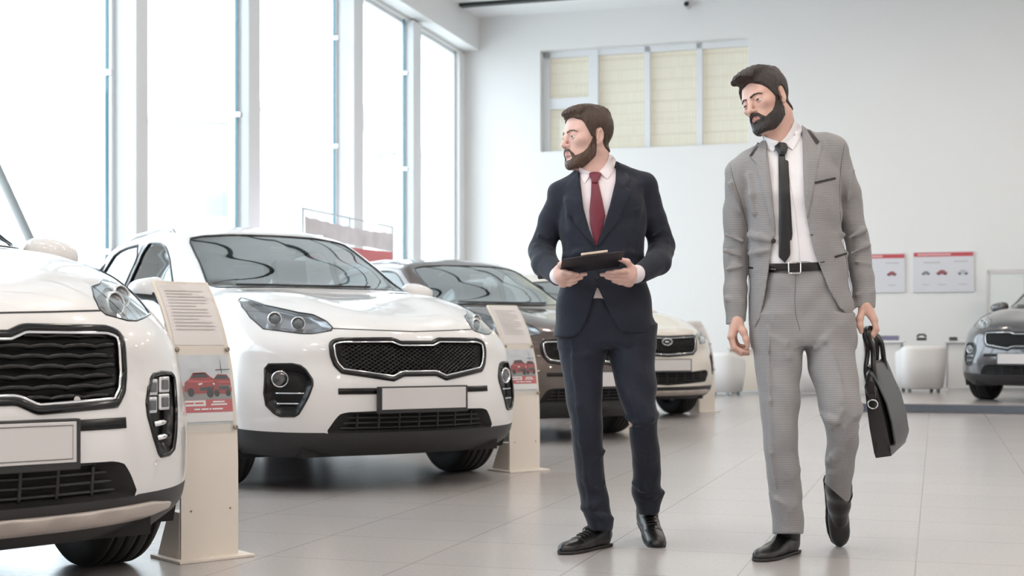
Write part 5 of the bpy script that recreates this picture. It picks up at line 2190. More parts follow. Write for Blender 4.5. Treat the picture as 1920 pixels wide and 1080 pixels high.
# ---------------------------------------------------------------- the man in the dark suit
def man_dark():
    Y0 = 5.53
    P = Pt(Y0)
    base = np.array([(1140 - 960) / F_PX * Y0, Y0, 0.0])
    person = None
    c = P(1102, 262.0, .0)
    R = head_frame(62, 2, 3)
    sc = 1.03
    hs = Sdf()
    W = head_sdf(hs, c, R, sc)
    neckb = P(1119, 330, .03)
    hs.cap(W(0, -.030, -.055), neckb, .056, .060, .02)
    hs.cap(W(0, .02, -.08), P(1112, 330, -.01), .040, .045, .03)
    body = Sdf()
    body.p = list(hs.p)
    # frame of the body inside the clothes
    body.cap(neckb, P(1130, 480, .0), .06, .09, .03)
    body.cap(P(1130, 480, .0), P(1135, 620, 0), .09, .09, .03)
    shL, shR = P(1055, 372, .01), P(1204, 358, .01)
    elL, elR = P(1013, 482, .02), P(1243, 473, .02)
    wrL, wrR = P(1046, 515, -.20), P(1190, 514, -.20)
    body.cap(P(1125, 370, .01), shL, .06, .045, .03)
    body.cap(P(1125, 370, .01), shR, .06, .045, .03)
    for a, e, w in ((shL, elL, wrL), (shR, elR, wrR)):
        body.cap(a, e, .036, .028, .02)
        body.cap(e, w, .028, .024, .02)
    hipL, hipR = P(1092, 650, 0), P(1180, 645, 0)
    knL, knR = P(1098, 800, -.05), P(1205, 785, -.09)
    anL, anR = P(1118, 965, .02), P(1216, 925, .13)
    for a, k, e in ((hipL, knL, anL), (hipR, knR, anR)):
        body.cap(a, k, .06, .05, .03)
        body.cap(k, e, .05, .030, .03)
    # hands under the clipboard
    # image-left hand
    pl = P(1052, 517, -.255)
    body.cap(wrL, pl, .0235, .027, .02)
    body.cap(P(1048, 508, -.25), P(1054, 530, -.235), .020, .018, .015)
    K = [(1058, 510, -.285), (1060, 518, -.27), (1059, 526, -.255), (1057, 533, -.24)]
    M = [(1071, 513, -.295), (1078, 517, -.28), (1075, 525, -.265), (1068, 533, -.25)]
    T = [(1083, 514.5, -.29), (1098, 514, -.275), (1090, 521, -.265), (1080, 528, -.255)]
    for k, m, t in zip(K, M, T):
        body.cap(P(1049, 516, -.235), P(*k), .016, .0108, .012)
        finger(body, [P(*k), P(*m), P(*t)], .0098, .0074)
    finger(body, [P(1045, 506, -.25), P(1052, 496, -.275), P(1066, 492, -.285)], .0125, .009, .01)
    # image-right hand
    body.cap(wrR, P(1181, 517, -.25), .0235, .027, .02)
    body.cap(P(1184, 506, -.25), P(1180, 530, -.235), .020, .018, .015)
    K = [(1171, 508, -.285), (1168, 516, -.27), (1170, 524, -.255), (1173, 531, -.24)]
    M = [(1154, 510, -.295), (1147, 516, -.28), (1152, 523, -.265), (1162, 530, -.25)]
    T = [(1138, 511.5, -.29), (1128, 515, -.275), (1137, 520, -.265), (1150, 527, -.255)]
    for k, m, t in zip(K, M, T):
        body.cap(P(1183, 515, -.235), P(*k), .016, .0108, .012)
        finger(body, [P(*k), P(*m), P(*t)], .0098, .0074)
    finger(body, [P(1185, 503, -.25), P(1176, 491, -.275), P(1162, 486, -.285)], .0125, .009, .01)
    V, Q = body.mesh(.0027)
    V = smooth_mesh(V, Q, 1)
    Vb, Qb = V, Q
    q = ((V - c) @ R) / sc
    lip = (np.sqrt((q[:, 0] / .0205) ** 2 + ((q[:, 2] + .0575) / .0088) ** 2) < 1) & (q[:, 1] > .07)
    person = fast_obj('person', V - base, Q, [SKIN, LIPS], None, lip[Q].all(1))
    person.location = base
    tag(person, 'bearded man in a navy suit and burgundy tie looking left, holding a clipboard', 'person')
    make_head_parts(person, base, c, R, sc, hs, HAIR1, BEARD1,
                    [((0, .066, .100), (.050, .034, .015)), ((0, .020, .116), (.058, .055, .018)), ((0, -.045, .103), (.056, .045, .026))], .0032, (.005, .013), BROW1, (0, -.12), BEARD_SHORT, .0048, (.020, .010))
    # ---- trousers
    LEG1 = [(610, 1043, 1140, 0, .108), (633, 1046, 1139, 0, .105), (691, 1053, 1131, -.02, .094), (758, 1062, 1129, -.05, .084), (802, 1071, 1130, -.05, .078), (869, 1078, 1132, -.01, .074), (918, 1084, 1138, .02, .074), (949, 1092, 1143, .03, .074), (976, 1099, 1151, .03, .074), (992, 1103, 1147, .03, .072)]
    LEG2 = [(610, 1134, 1229, 0, .108), (640, 1137, 1229, 0, .105), (696, 1148, 1229, -.04, .094), (749, 1161, 1230, -.08, .085), (776, 1171, 1232, -.09, .082), (793, 1180, 1230, -.085, .08), (838, 1182, 1237, -.02, .074), (887, 1188, 1239, .07, .070), (912, 1183, 1238, .11, .070), (925, 1184, 1244, .13, .070), (940, 1190, 1239, .145, .066), (960, 1197, 1236, .16, .064)]
    PEL = [(560, 1058, 1212, 0, .115), (600, 1046, 1226, 0, .118), (640, 1044, 1229, 0, .115), (652, 1048, 1228, 0, .10)]
    tr = Sdf()
    tr.loft(loft_rows(Y0, PEL), 0, 2.4)
    tr.loft(loft_rows(Y0, LEG1), .02, 2.2)
    tr.loft(loft_rows(Y0, LEG2), .02, 2.2)
    cr1 = [(1072, 640), (1078, 700), (1086, 760), (1092, 830), (1101, 900), (1107, 945)]
    cr2 = [(1190, 640), (1196, 700), (1203, 760)]
    cr3 = [(1210, 800), (1214, 850), (1218, 890)]
    for rows, cr in ((LEG1, cr1), (LEG2, cr2), (LEG2, cr3)):
        pts = [front_at(rows, Y0, x, y, 2.2, -.0014) for x, y in cr]
        tr.chain(pts, [.0045] * len(pts), .016)
    # folds: crotch, bent knee, breaks over the shoes
    for rows, a, b, r in ((LEG1, (1130, 660), (1075, 668), .010), (LEG2, (1150, 650), (1200, 632), .008), (LEG2, (1172, 782), (1212, 800), .012), (LEG2, (1232, 776), (1205, 790), .010), (LEG2, (1186, 905), (1222, 918), .012), (LEG2, (1242, 922), (1205, 935), .010),
                          (LEG1, (1094, 952), (1130, 938), .011), (LEG1, (1148, 972), (1112, 962), .011), (LEG1, (1133, 905), (1104, 922), .008), (LEG1, (1134, 845), (1108, 872), .006)):
        m = ((a[0] + b[0]) / 2, (a[1] + b[1]) / 2 + 2)
        pts = [front_at(rows, Y0, *q_, 2.2, -.003) for q_ in (a, m, b)]
        tr.chain(pts, [r * .6, r * 1.05, r * .35], .016)
    tr.disp(lambda X: wob(X, (32, 20, 24), .0036, 1.0))
    V, Q = tr.mesh(.0055)
    Vt = smooth_mesh(V, Q, 2)
    trousers = fast_obj('trousers', Vt - base, Q, [NAVY], person)
    Qt = Q
    # ---- jacket
    TOR = [(318, 1100, 1140, .02, .06), (345, 1052, 1206, .01, .10), (380, 1049, 1210, .0, .118), (437, 1049, 1211, 0, .126), (475, 1055, 1205, 0, .122), (500, 1055, 1206, 0, .122), (540, 1049, 1214, 0, .124), (590, 1043, 1224, 0, .128), (634, 1038, 1229, 0, .13), (660, 1036, 1230, 0, .13)]
    jk = Sdf()
    tor = loft_rows(Y0, TOR)
    jk.loft(tor, 0, 2.5)
    jk.cap(P(1116, 326, .03), P(1053, 366, .01), .062, .050, .04)
    jk.cap(P(1122, 324, .03), P(1206, 349, .01), .062, .050, .04)
    jk.chain([P(1053, 368, .01), P(1034, 415, .02), P(1016, 470, .03)], [.053, .050, .052], .015, .012)
    jk.chain([P(1016, 470, .03), P(1022, 497, -.06), P(1046, 517, -.185)], [.052, .050, .040], .012)
    jk.chain([P(1206, 350, .01), P(1226, 410, .02), P(1241, 462, .03)], [.053, .050, .052], .015, .012)
    jk.chain([P(1241, 462, .03), P(1234, 493, -.06), P(1199, 513, -.185)], [.052, .050, .040], .012)
    jk.cap(P(1188, 341, .01), P(1212, 348, .01), .046, .043, .014)
    jk.cap(P(1068, 355, .01), P(1047, 364, .01), .046, .042, .014)
    # elbow and sleeve folds
    for a, b, r in (((1000, 478, -.014), (1028, 492, -.03), .010), ((1002, 497, -.04), (1030, 505, -.095), .009), ((1007, 462, -.016), (1034, 466, -.028), .008), ((1010, 440, -.02), (1040, 452, -.03), .006), ((1012, 520, -.09), (1035, 512, -.13), .008),
                    ((1258, 474, -.012), (1232, 484, -.03), .010), ((1252, 492, -.035), (1225, 500, -.095), .009), ((1250, 452, -.016), (1226, 462, -.026), .008), ((1243, 430, -.018), (1222, 444, -.03), .006), ((1240, 510, -.09), (1215, 506, -.13), .008)):
        jk.cap(P(*a), P(*b), r, r * .5, .016)
    for a, b, r in (((1060, 480), (1100, 470), .006), ((1058, 500), (1095, 496), .006), ((1200, 478), (1160, 470), .006), ((1203, 500), (1160, 494), .006), ((1062, 372), (1072, 430), .006), ((1200, 360), (1190, 430), .006)):
        pts = [front_at(TOR, Y0, *a, 2.5, -.003), front_at(TOR, Y0, (a[0] + b[0]) / 2, (a[1] + b[1]) / 2, 2.5, -.002), front_at(TOR, Y0, *b, 2.5, -.004)]
        jk.chain(pts, [r, r * .8, r * .4], .02)
    OPEN = [(1086, 290), (1087, 330), (1094, 390), (1105, 430), (1118, 463), (1131, 425), (1143, 386), (1154, 340), (1156, 290)]
    TAIL = [(1120, 536), (1117, 545), (1110, 568), (1101, 598), (1088, 624), (1070, 634), (1070, 670), (1190, 670), (1190, 628), (1168, 622), (1148, 598), (1134, 566), (1124, 545)]

    def opening(X):
        px, py = pix(X)
        m = X[:, 1] / F_PX
        d = np.minimum(poly_sd(px, py, OPEN), poly_sd(px, py, TAIL)) * m
        return -np.maximum(d, X[:, 1] - (Y0 + .01))
    hem = P(0, 632)[2]

    def hemf(X):
        px, py = pix(X)
        hy = np.interp(px, [1038, 1088, 1180, 1229], [632, 634, 626, 623])
        return (py - hy) * X[:, 1] / F_PX
    jk.disp(lambda X: wob(X, (26, 18, 20), .0032, 2.0))
    jk.cut(opening)
    jk.cut(hemf)
    wd = [wrL - elL, wrR - elR]
    for w, wv in ((P(1050, 517, -.205), np.array([.30, -1, -.10])), (P(1194, 513, -.205), np.array([-.42, -1, -.10]))):
        wv = wv / np.linalg.norm(wv)
        w0 = w.copy()

        def sleeve_end(X, w0=w0, wv=wv):
            near = np.linalg.norm(X - w0, axis=1) < .12
            return np.where(near, (X - w0) @ wv, -1.0)
        jk.cut(sleeve_end)
    # neck hole
    nk0, nk1 = P(1119, 345, .02), P(1113, 290, .0)
    jk.cap(nk0, nk1, .062, .066, 0, 's')
    V, Q = jk.mesh(.0048)
    Vj, Qj = smooth_mesh(V, Q, 2), Q
    jacket = fast_obj('jacket', Vj - base, Qj, [NAVY], person)
    # ---- shirt
    sh = Sdf()
    sh.loft(tor, 0, 2.5, -.014)
    sh.cap(P(1116, 332, .02), P(1060, 368, .01), .052, .036, .04)
    sh.cap(P(1122, 330, .02), P(1198, 352, .01), .052, .036, .04)
    clip_p = [(1070, 280), (1075, 400), (1095, 460), (1105, 590), (1135, 590), (1145, 460), (1165, 400), (1172, 280)]

    def clipf(X):
        px, py = pix(X)
        return np.maximum(poly_sd(px, py, clip_p) * X[:, 1] / F_PX, X[:, 1] - (Y0 + .03))
    sh.cut(clipf)
    sh.cap(P(1118, 345, .015), P(1110, 285, -.01), .055, .057, 0, 's')
    V, Q = sh.mesh(.005)
    Vs, Qs = smooth_mesh(V, Q, 1), Q
    shirt = fast_obj('shirt', Vs - base, Qs, [SHIRTP], person)
    # collar: standing band and two points
    cb = Sdf()
    cb.cap(P(1118, 336, .018), P(1118, 318, .012), .066, .064)
    a0 = P(1118, 330, .015)
    ax = np.array([-.10, -.10, 1.0])
    ax /= np.linalg.norm(ax)

    def band(X):
        v = X - a0
        h = v @ ax
        px, py = pix(X)
        rim = np.interp(px, [1084, 1100, 1110, 1122, 1135, 1146, 1156], [325, 336, 340, 339, 330, 316, 308])
        return np.maximum((rim - py) * X[:, 1] / F_PX, -h - .03)
    cb.cut(band)
    cb.cap(a0 - ax * .1, a0 + ax * .12, .0595, .0595, 0, 's')
    V, Q = cb.mesh(.0035)
    Vc, Qc = V, Q
    fast_obj('collar_band', smooth_mesh(V, Q, 1) - base, Q, [SHIRTP], shirt)
    rays = Rays([(Vs, Qs), (Vc, Qc), (Vb, Qb)])
    for poly in ([(1085, 311), (1091, 316), (1100, 320), (1110, 323), (1103, 334), (1095.5, 344), (1087, 329)], [(1143, 289), (1149, 292), (1155, 299), (1152, 318), (1138, 336), (1123, 322), (1132, 313), (1139, 302)]):
        decal('collar_point', poly, rays, .006, SHIRTP, shirt, base, n=70, bulge=.003)
    # tie
    rays = Rays([(Vs, Qs)])
    tie = decal('tie', [(1109, 338), (1121, 338), (1129, 372), (1135, 404), (1128, 440), (1119, 466), (1113, 450), (1106, 420), (1105, 395), (1108, 365)], rays, .007, TIE1, person, base, bulge=.006, n=80)
    decal('tie_knot', [(1103, 325), (1110, 322), (1122, 322), (1129, 325), (1122, 340), (1117, 343), (1110, 341)], rays, .014, TIE1, tie, base, bulge=.009, n=50, smooth_corner=1)
    # lapels
    rays = Rays([(Vj, Qj)])
    for poly in ([(1084, 318), (1067, 338), (1056, 352), (1062, 366), (1056, 376), (1078, 420), (1117, 464), (1104, 430), (1093, 390), (1086, 332)],
                 [(1157, 302), (1172, 322), (1182, 334), (1174, 350), (1184, 358), (1160, 412), (1120, 464), (1131, 425), (1143, 386), (1155, 340)]):
        decal('lapel', poly, rays, .0065, NAVY, jacket, base, n=110, bulge=.002, center=(np.mean([p[0] for p in poly]), np.mean([p[1] for p in poly]) - 6))
    cord('front_seam', [(1118, 464), (1119, 500), (1120, 534)], rays, .0018, BLACKS, jacket, base, .0008)
    for x, y in ((1119.5, 522),):
        b = P(x, y, 0)
        yy = rays.hit(x, y, Y0 - .12)
        o = mk('button', [(a_ + pt(x, y, yy)[0] - base[0], b_ + yy - base[1], c_ + pt(x, y, yy)[2]) for a_, b_, c_ in lathe([(.0085, .0), (.0085, -.003), (.006, -.004), (.0005, -.003)], 20, 'y')[0]], lathe([(.0085, .0), (.0085, -.003), (.006, -.004), (.0005, -.003)], 20, 'y')[1], BLACKS, jacket)
    decal('breast_pocket', [(1165, 393), (1198, 388), (1198, 394), (1165, 399)], rays, .002, NAVY, jacket, base, rings=3, n=40)
    # shirt cuffs
    cuff_ring('shirt_cuff', P(1046.5, 517, -.19), P(1049.5, 517, -.222), .0345, .0345, SHIRTP, person, base)
    cuff_ring('shirt_cuff', P(1196, 513, -.19), P(1189.5, 515, -.224), .0345, .0345, SHIRTP, person, base)
    # shoes
    shoe(person, base, at3(1140, 1023), at3(1086, 1034), laced=True)
    t3 = at3(1229, 1025)
    shoe(person, base, t3 + np.array([-.020, .27, .060]), t3, laced=True, mirror=True)
    for a, b in ((P(1121, 960, .03), at3(1128, 1024) + np.array([0, 0, .05])), (P(1217, 930, .15), t3 + np.array([-.016, .20, .12]))):
        cuff_ring('sock', a, b, .047, .044, BLACKS, person, base)
    # ---- clipboard, a thing of its own
    tl, trr, br, bl = pt(1047, 491, Y0 - .42), pt(1164, 468, Y0 - .40), pt(1168, 503, Y0 - .19), pt(1055, 510, Y0 - .19)
    cen = (tl + trr + br + bl) / 4
    ex = (trr + br - tl - bl) / 2
    ey = (tl + trr - bl - br) / 2
    wx = np.linalg.norm(ex)
    ex = ex / wx
    ey = ey - ex * (ey @ ex)
    wy = np.linalg.norm(ey)
    ey = ey / wy
    ez = np.cross(ex, ey)
    M = Matrix([[*r_] for r_ in np.stack([ex, ey, ez], 1)]).to_4x4()
    M.translation = Vector(cen)
    cbm = mat('clipboard_board', (.030, .027, .034), .5, bump=(120, .1))
    r = empty('clipboard', (0, 0, 0))
    r.matrix_world = M
    tag(r, 'dark clipboard with a brass clip held by the man in the navy suit', 'clipboard')
    box_obj('board', -wx / 2, wx / 2, -wy / 2, wy / 2, -.002, .002, cbm, r, bevel=.0015)
    sgn = 1 if ez[2] > 0 else -1
    box_obj('paper', -wx / 2 + .01, wx / 2 - .01, -wy / 2 + .01, wy / 2 - .02, .0022 * sgn if sgn > 0 else -.0045, .0045 if sgn > 0 else -.0022, WHITEP, r)
    brass = mat('clip_brass', (.55, .48, .40), .3, .9)
    cl = box_obj('clip', -.045, .055, wy / 2 - .012, wy / 2 + .006, .003 * sgn if sgn > 0 else -.013, .013 if sgn > 0 else -.003, brass, r, bevel=.003)
    return person


def at3(px, py, z=0.0):
    x, y = at_floor(px, py, z)
    return np.array([x, y, z])


# ---------------------------------------------------------------- the man in the grey suit
def man_grey():
    Y0 = 5.29
    P = Pt(Y0)
    base = np.array([(1500 - 960) / F_PX * Y0, Y0, 0.0])
    c = P(1438, 192, .0)
    R = head_frame(50, 11, 16)
    sc = 1.01
    hs = Sdf()
    W = head_sdf(hs, c, R, sc)
    neckb = P(1470, 284, .05)
    hs.cap(W(0, -.034, -.050), neckb, .058, .062, .02)
    hs.cap(W(0, .012, -.080), P(1462, 284, .0), .042, .048, .03)
    body = Sdf()
    body.p = list(hs.p)
    body.cap(neckb, P(1490, 420, .0), .06, .09, .03)
    body.cap(P(1490, 420, .0), P(1500, 600, 0), .09, .09, .03)
    shL, shR = P(1392, 328, .01), P(1560, 292, .01)
    elL, elR = P(1379, 460, .035), P(1604, 440, .035)
    wrL, wrR = P(1380, 604, -.015), P(1622, 576, -.01)
    body.cap(P(1475, 320, .01), shL, .06, .045, .03)
    body.cap(P(1475, 320, .01), shR, .06, .045, .03)
    for a, e, w in ((shL, elL, wrL), (shR, elR, wrR)):
        body.cap(a, e, .04, .032, .02)
        body.cap(e, w, .032, .0265, .02)
    hipL, hipR = P(1455, 640, 0), P(1555, 635, 0)
    knL, knR = P(1462, 800, -.06), P(1578, 778, -.10)
    anL, anR = P(1478, 970, .04), P(1571, 880, .08)
    for a, k, e in ((hipL, knL, anL), (hipR, knR, anR)):
        body.cap(a, k, .06, .05, .03)
        body.cap(k, e, .05, .030, .03)
    # image-left hand hanging, fingers curled towards the thigh
    for a, b, r0, r1 in (((1381, 602, -.028), (1372, 630, -.040), .020, .0130), ((1381, 602, -.018), (1370, 632, -.022), .020, .0130), ((1381, 602, -.008), (1372, 632, -.003), .020, .0125), ((1382, 602, .0), (1376, 628, .014), .020, .0115)):
        body.cap(P(*a), P(*b), r0, r1, .012)
    for f in (((1372, 631, -.040), (1377, 651, -.042), (1390, 658.5, -.040), (1402, 660, -.036)),
              ((1370, 633, -.022), (1375, 654, -.023), (1389, 663, -.022), (1402, 663.5, -.020)),
              ((1372, 632, -.003), (1378, 652, -.003), (1391, 658, -.003), (1401, 656, -.003)),
              ((1376, 628, .014), (1381, 645, .015), (1390, 650, .015), (1398, 648, .014))):
        finger(body, [P(*q_) for q_ in f], .0098, .0074)
    finger(body, [P(1386, 606, -.030), P(1394, 622, -.046), P(1399, 637, -.050), P(1402.5, 649, -.048)], .0145, .0082, .012)
    # image-right hand, closed round the bag handles
    for a, b, r0, r1 in (((1623, 574, -.026), (1637, 598, -.036), .020, .0130), ((1624, 574, -.014), (1640, 600, -.017), .020, .0130), ((1624, 574, -.004), (1640, 600, .003), .020, .0125), ((1623, 574, .006), (1637, 598, .021), .020, .0115)):
        body.cap(P(*a), P(*b), r0, r1, .012)
    for f in (((1637, 599, -.036), (1642, 616, -.037), (1635, 628, -.036), (1626, 626, -.034)),
              ((1640, 601, -.017), (1644, 619, -.017), (1636, 630, -.017), (1626, 627, -.016)),
              ((1640, 601, .003), (1644, 618, .003), (1636, 629, .003), (1626, 626, .003)),
              ((1637, 599, .021), (1641, 614, .021), (1634, 624, .021), (1626, 622, .021))):
        finger(body, [P(*q_) for q_ in f], .0100, .0078)
    finger(body, [P(1617, 580, -.026), P(1612, 598, -.044), P(1612.5, 611, -.050), P(1615, 622, -.050)], .0145, .0085, .012)
    V, Q = body.mesh(.0027)
    V = smooth_mesh(V, Q, 1)
    Vb, Qb = V, Q
    q = ((V - c) @ R) / sc
    lip = (np.sqrt((q[:, 0] / .0205) ** 2 + ((q[:, 2] + .0575) / .0088) ** 2) < 1) & (q[:, 1] > .07)
    person = fast_obj('person', V - base, Q, [SKIN2, LIPS], None, lip[Q].all(1))
    person.location = base
    tag(person, 'tall bearded man in a light grey suit and black tie, walking with a briefcase', 'person')
    make_head_parts(person, base, c, R, sc, hs, HAIR2, BEARD2,
                    [((0, .078, .108), (.050, .040, .021)), ((0, .100, .098), (.042, .022, .016)), ((0, .030, .122), (.060, .055, .022)), ((0, -.040, .106), (.056, .050, .026))], .0065, (.005, .015), HAIR2, (.1, -.1), BEARD_FULL, .0062, (.0008, .0008), HAIR_FULL)
    # ---- trousers
    LEG1 = [(590, 1406, 1508, 0, .108), (647, 1412, 1508, -.01, .104), (685, 1416, 1501, -.02, .098), (752, 1425, 1498, -.05, .088), (829, 1433, 1494, -.05, .080), (887, 1438, 1498, -.02, .076), (935, 1443, 1503, .01, .076), (985, 1449, 1505, .03, .078), (1003, 1450, 1505, .035, .078)]
    LEG2 = [(590, 1503, 1600, 0, .108), (647, 1508, 1601, -.02, .102), (695, 1517, 1604, -.05, .096), (738, 1531, 1611, -.09, .090), (770, 1538, 1614, -.10, .086), (800, 1549, 1606, -.09, .080), (830, 1550, 1610, -.05, .078), (858, 1551, 1604, 0, .074), (906, 1547, 1596, .09, .068), (925, 1549, 1594, .13, .066), (950, 1552, 1590, .17, .064)]
    PEL = [(494, 1440, 1545, 0, .108), (540, 1420, 1578, 0, .116), (600, 1407, 1600, 0, .118), (640, 1409, 1601, -.005, .112), (650, 1412, 1600, -.005, .10)]
    tr = Sdf()
    tr.loft(loft_rows(Y0, PEL), 0, 2.4)
    tr.loft(loft_rows(Y0, LEG1), .02, 2.2)
    tr.loft(loft_rows(Y0, LEG2), .02, 2.2)
    cr1 = [(1439, 615), (1443, 752), (1446, 849), (1455, 915)]
    cr2 = [(1541, 600), (1561, 656), (1574, 710), (1581, 752)]
    cr3 = [(1584, 800), (1585, 850), (1584, 900)]
    for rows, cr in ((LEG1, cr1), (LEG2, cr2), (LEG2, cr3)):
        pts = [front_at(rows, Y0, x, y, 2.2, -.0014) for x, y in cr]
        tr.chain(pts, [.0045] * len(pts), .016)
    for rows, a, b, r in ((LEG1, (1500, 655), (1445, 630), .010), (LEG1, (1495, 690), (1460, 640), .008), (LEG2, (1522, 660), (1570, 610), .008), (LEG2, (1542, 778), (1572, 792), .013), (LEG2, (1556, 806), (1580, 770), .008), (LEG2, (1612, 762), (1590, 790), .013), (LEG2, (1608, 800), (1588, 822), .009), (LEG2, (1552, 868), (1572, 842), .009), (LEG2, (1552, 890), (1568, 880), .007),
                          (LEG1, (1442, 925), (1470, 945), .006), (LEG1, (1500, 930), (1478, 958), .007), (LEG1, (1498, 880), (1470, 900), .005)):
        m = ((a[0] + b[0]) / 2, (a[1] + b[1]) / 2 + 2)
        pts = [front_at(rows, Y0, *q_, 2.2, -.003) for q_ in (a, m, b)]
        tr.chain(pts, [r * .6, r * 1.05, r * .35], .016)
    tr.disp(lambda X: wob(X, (32, 20, 24), .0036, 0.4))

    def hem2(X):
        px, py = pix(X)
        d = (py - np.interp(px, [1540, 1547, 1586, 1600], [900, 906, 941, 935])) * X[:, 1] / F_PX
        d1 = (py - 1001) * X[:, 1] / F_PX
        return np.where(px > 1527, d, d1)
    tr.cut(hem2)
    V, Q = tr.mesh(.0055)
    Vt, Qt = smooth_mesh(V, Q, 2), Q
    trousers = fast_obj('trousers', Vt - base, Qt, [GREYS], person)
    rays = Rays([(Vt, Qt)])
    cord('fly_seam', [(1492, 512), (1490, 560), (1492, 590), (1500, 620)], rays, .0012, mat('seam_grey', (.16, .155, .155), .8), trousers, base, .0005)
    cord('pocket_seam', [(1446, 512), (1432, 545), (1424, 580)], rays, .0012, mat('seam_grey'), trousers, base, .0005)
    # ---- jacket
    TOR = [(255, 1450, 1500, .03, .06), (300, 1400, 1560, .02, .10), (330, 1394, 1572, .01, .116), (370, 1394, 1576, 0, .126), (420, 1403, 1574, 0, .126), (470, 1405, 1580, 0, .122), (520, 1406, 1588, 0, .122), (560, 1406, 1594, 0, .126), (600, 1406, 1600, 0, .13), (640, 1406, 1604, 0, .13)]
    jk = Sdf()
    tor = loft_rows(Y0, TOR)
    jk.loft(tor, 0, 2.5)
    jk.cap(P(1458, 278, .04), P(1389, 322, .01), .062, .053, .04)
    jk.cap(P(1482, 268, .04), P(1563, 286, .01), .062, .055, .04)
    jk.chain([P(1389, 324, .01), P(1380, 390, .02), P(1379, 460, .035), P(1379.5, 540, .01), P(1379.5, 625, -.015)], [.054, .046, .0445, .0435, .0375], .008, .012)
    jk.chain([P(1563, 287, .01), P(1588, 360, .02), P(1604, 440, .035), P(1618, 520, .01), P(1623, 600, -.01)], [.056, .048, .0445, .0435, .0395], .008, .012)
    jk.cap(P(1404, 308, .01), P(1384, 318.5, .01), .047, .044, .014)
    jk.cap(P(1545, 272, .01), P(1566, 279, .01), .048, .046, .014)
    for a, b, r in (((1360, 440, -.02), (1392, 452, -.025), .008), ((1360, 470, -.02), (1392, 480, -.025), .007), ((1362, 505, -.02), (1394, 498, -.03), .006), ((1368, 345, -.04), (1390, 400, -.035), .006), ((1362, 560, -.025), (1392, 566, -.03), .005),
                    ((1622, 430, -.02), (1590, 446, -.028), .008), ((1628, 460, -.02), (1596, 474, -.028), .007), ((1632, 495, -.02), (1604, 490, -.03), .006), ((1600, 320, -.04), (1588, 380, -.03), .006), ((1637, 545, -.025), (1606, 552, -.03), .005)):
        jk.cap(P(*a), P(*b), r, r * .5, .016)
    for a, b, r in (((1406, 440), (1440, 450), .006), ((1406, 475), (1436, 470), .005), ((1582, 440), (1540, 440), .006), ((1585, 475), (1548, 470), .005), ((1404, 330), (1412, 400), .006), ((1566, 310), (1560, 380), .006)):
        pts = [front_at(TOR, Y0, *a, 2.5, -.003), front_at(TOR, Y0, (a[0] + b[0]) / 2, (a[1] + b[1]) / 2, 2.5, -.002), front_at(TOR, Y0, *b, 2.5, -.004)]
        jk.chain(pts, [r, r * .8, r * .4], .02)
    OPEN = [(1432, 215), (1438, 280), (1447, 350), (1451, 395), (1455, 436), (1449, 452), (1445, 480), (1441, 508), (1433, 560), (1425, 596), (1414, 617), (1414, 660), (1606, 660), (1606, 594), (1590, 591), (1575, 578), (1558, 550), (1546, 522), (1527, 473), (1514, 415), (1509, 380), (1506, 325), (1505, 262), (1502, 215)]

    def opening(X):
        px, py = pix(X)
        d = poly_sd(px, py, OPEN) * X[:, 1] / F_PX
        return -np.maximum(d, X[:, 1] - (Y0 + .015))

    def hemf(X):
        px, py = pix(X)
        hy = np.interp(px, [1402, 1415, 1590, 1608], [611, 614, 592, 574])
        on_body = (px > 1400) & (px < 1604.5)
        cuff = np.where(px < 1480, 606 + (1380 - px) * .16, 577 + (1622 - px) * -.05)
        return np.where(on_body, py - hy, py - cuff) * X[:, 1] / F_PX
    jk.disp(lambda X: wob(X, (26, 18, 20), .0032, 0.7))
    jk.cut(opening)
    jk.cut(hemf)
    jk.cap(P(1470, 300, .04), P(1460, 235, .01), .064, .068, 0, 's')
    V, Q = jk.mesh(.0048)
    Vj, Qj = smooth_mesh(V, Q, 2), Q
    jacket = fast_obj('jacket', Vj - base, Qj, [GREYS], person)
    # ---- shirt
    sh = Sdf()
    sh.loft(tor, 0, 2.5, -.014)
    sh.cap(P(1458, 284, .03), P(1398, 326, .01), .052, .036, .04)
    sh.cap(P(1482, 276, .03), P(1555, 292, .01), .052, .036, .04)
    clip_p = [(1418, 225), (1430, 330), (1436, 440), (1436, 506), (1545, 506), (1530, 420), (1518, 330), (1520, 215)]

    def clipf(X):
        px, py = pix(X)
        return np.maximum(poly_sd(px, py, clip_p) * X[:, 1] / F_PX, X[:, 1] - (Y0 + .03))
    sh.cut(clipf)
    sh.disp(lambda X: wob(X, (40, 30, 12), .0022, 3.0))
    sh.cap(P(1470, 300, .03), P(1458, 232, .0), .057, .060, 0, 's')
    V, Q = sh.mesh(.005)
    Vs, Qs = smooth_mesh(V, Q, 1), Q
    shirt = fast_obj('shirt', Vs - base, Qs, [SHIRT], person)
    cb = Sdf()
    cb.cap(P(1469, 286, .035), P(1467, 262, .03), .070, .068)
    a0 = P(1468, 278, .033)
    ax = np.array([-.14, -.10, 1.0])
    ax /= np.linalg.norm(ax)

    def band(X):
        v = X - a0
        px, py = pix(X)
        rim = np.interp(px, [1430, 1440, 1455, 1468, 1480, 1492, 1502], [262, 268, 277, 277, 266, 250, 242])
        return np.maximum((rim - py) * X[:, 1] / F_PX, -(v @ ax) - .04)
    cb.cut(band)
    cb.cap(a0 - ax * .1, a0 + ax * .14, .0625, .0625, 0, 's')
    V, Q = cb.mesh(.0035)
    fast_obj('collar_band', smooth_mesh(V, Q, 1) - base, Q, [SHIRT], shirt)
    rays = Rays([(Vs, Qs), (V, Q), (Vb, Qb)])
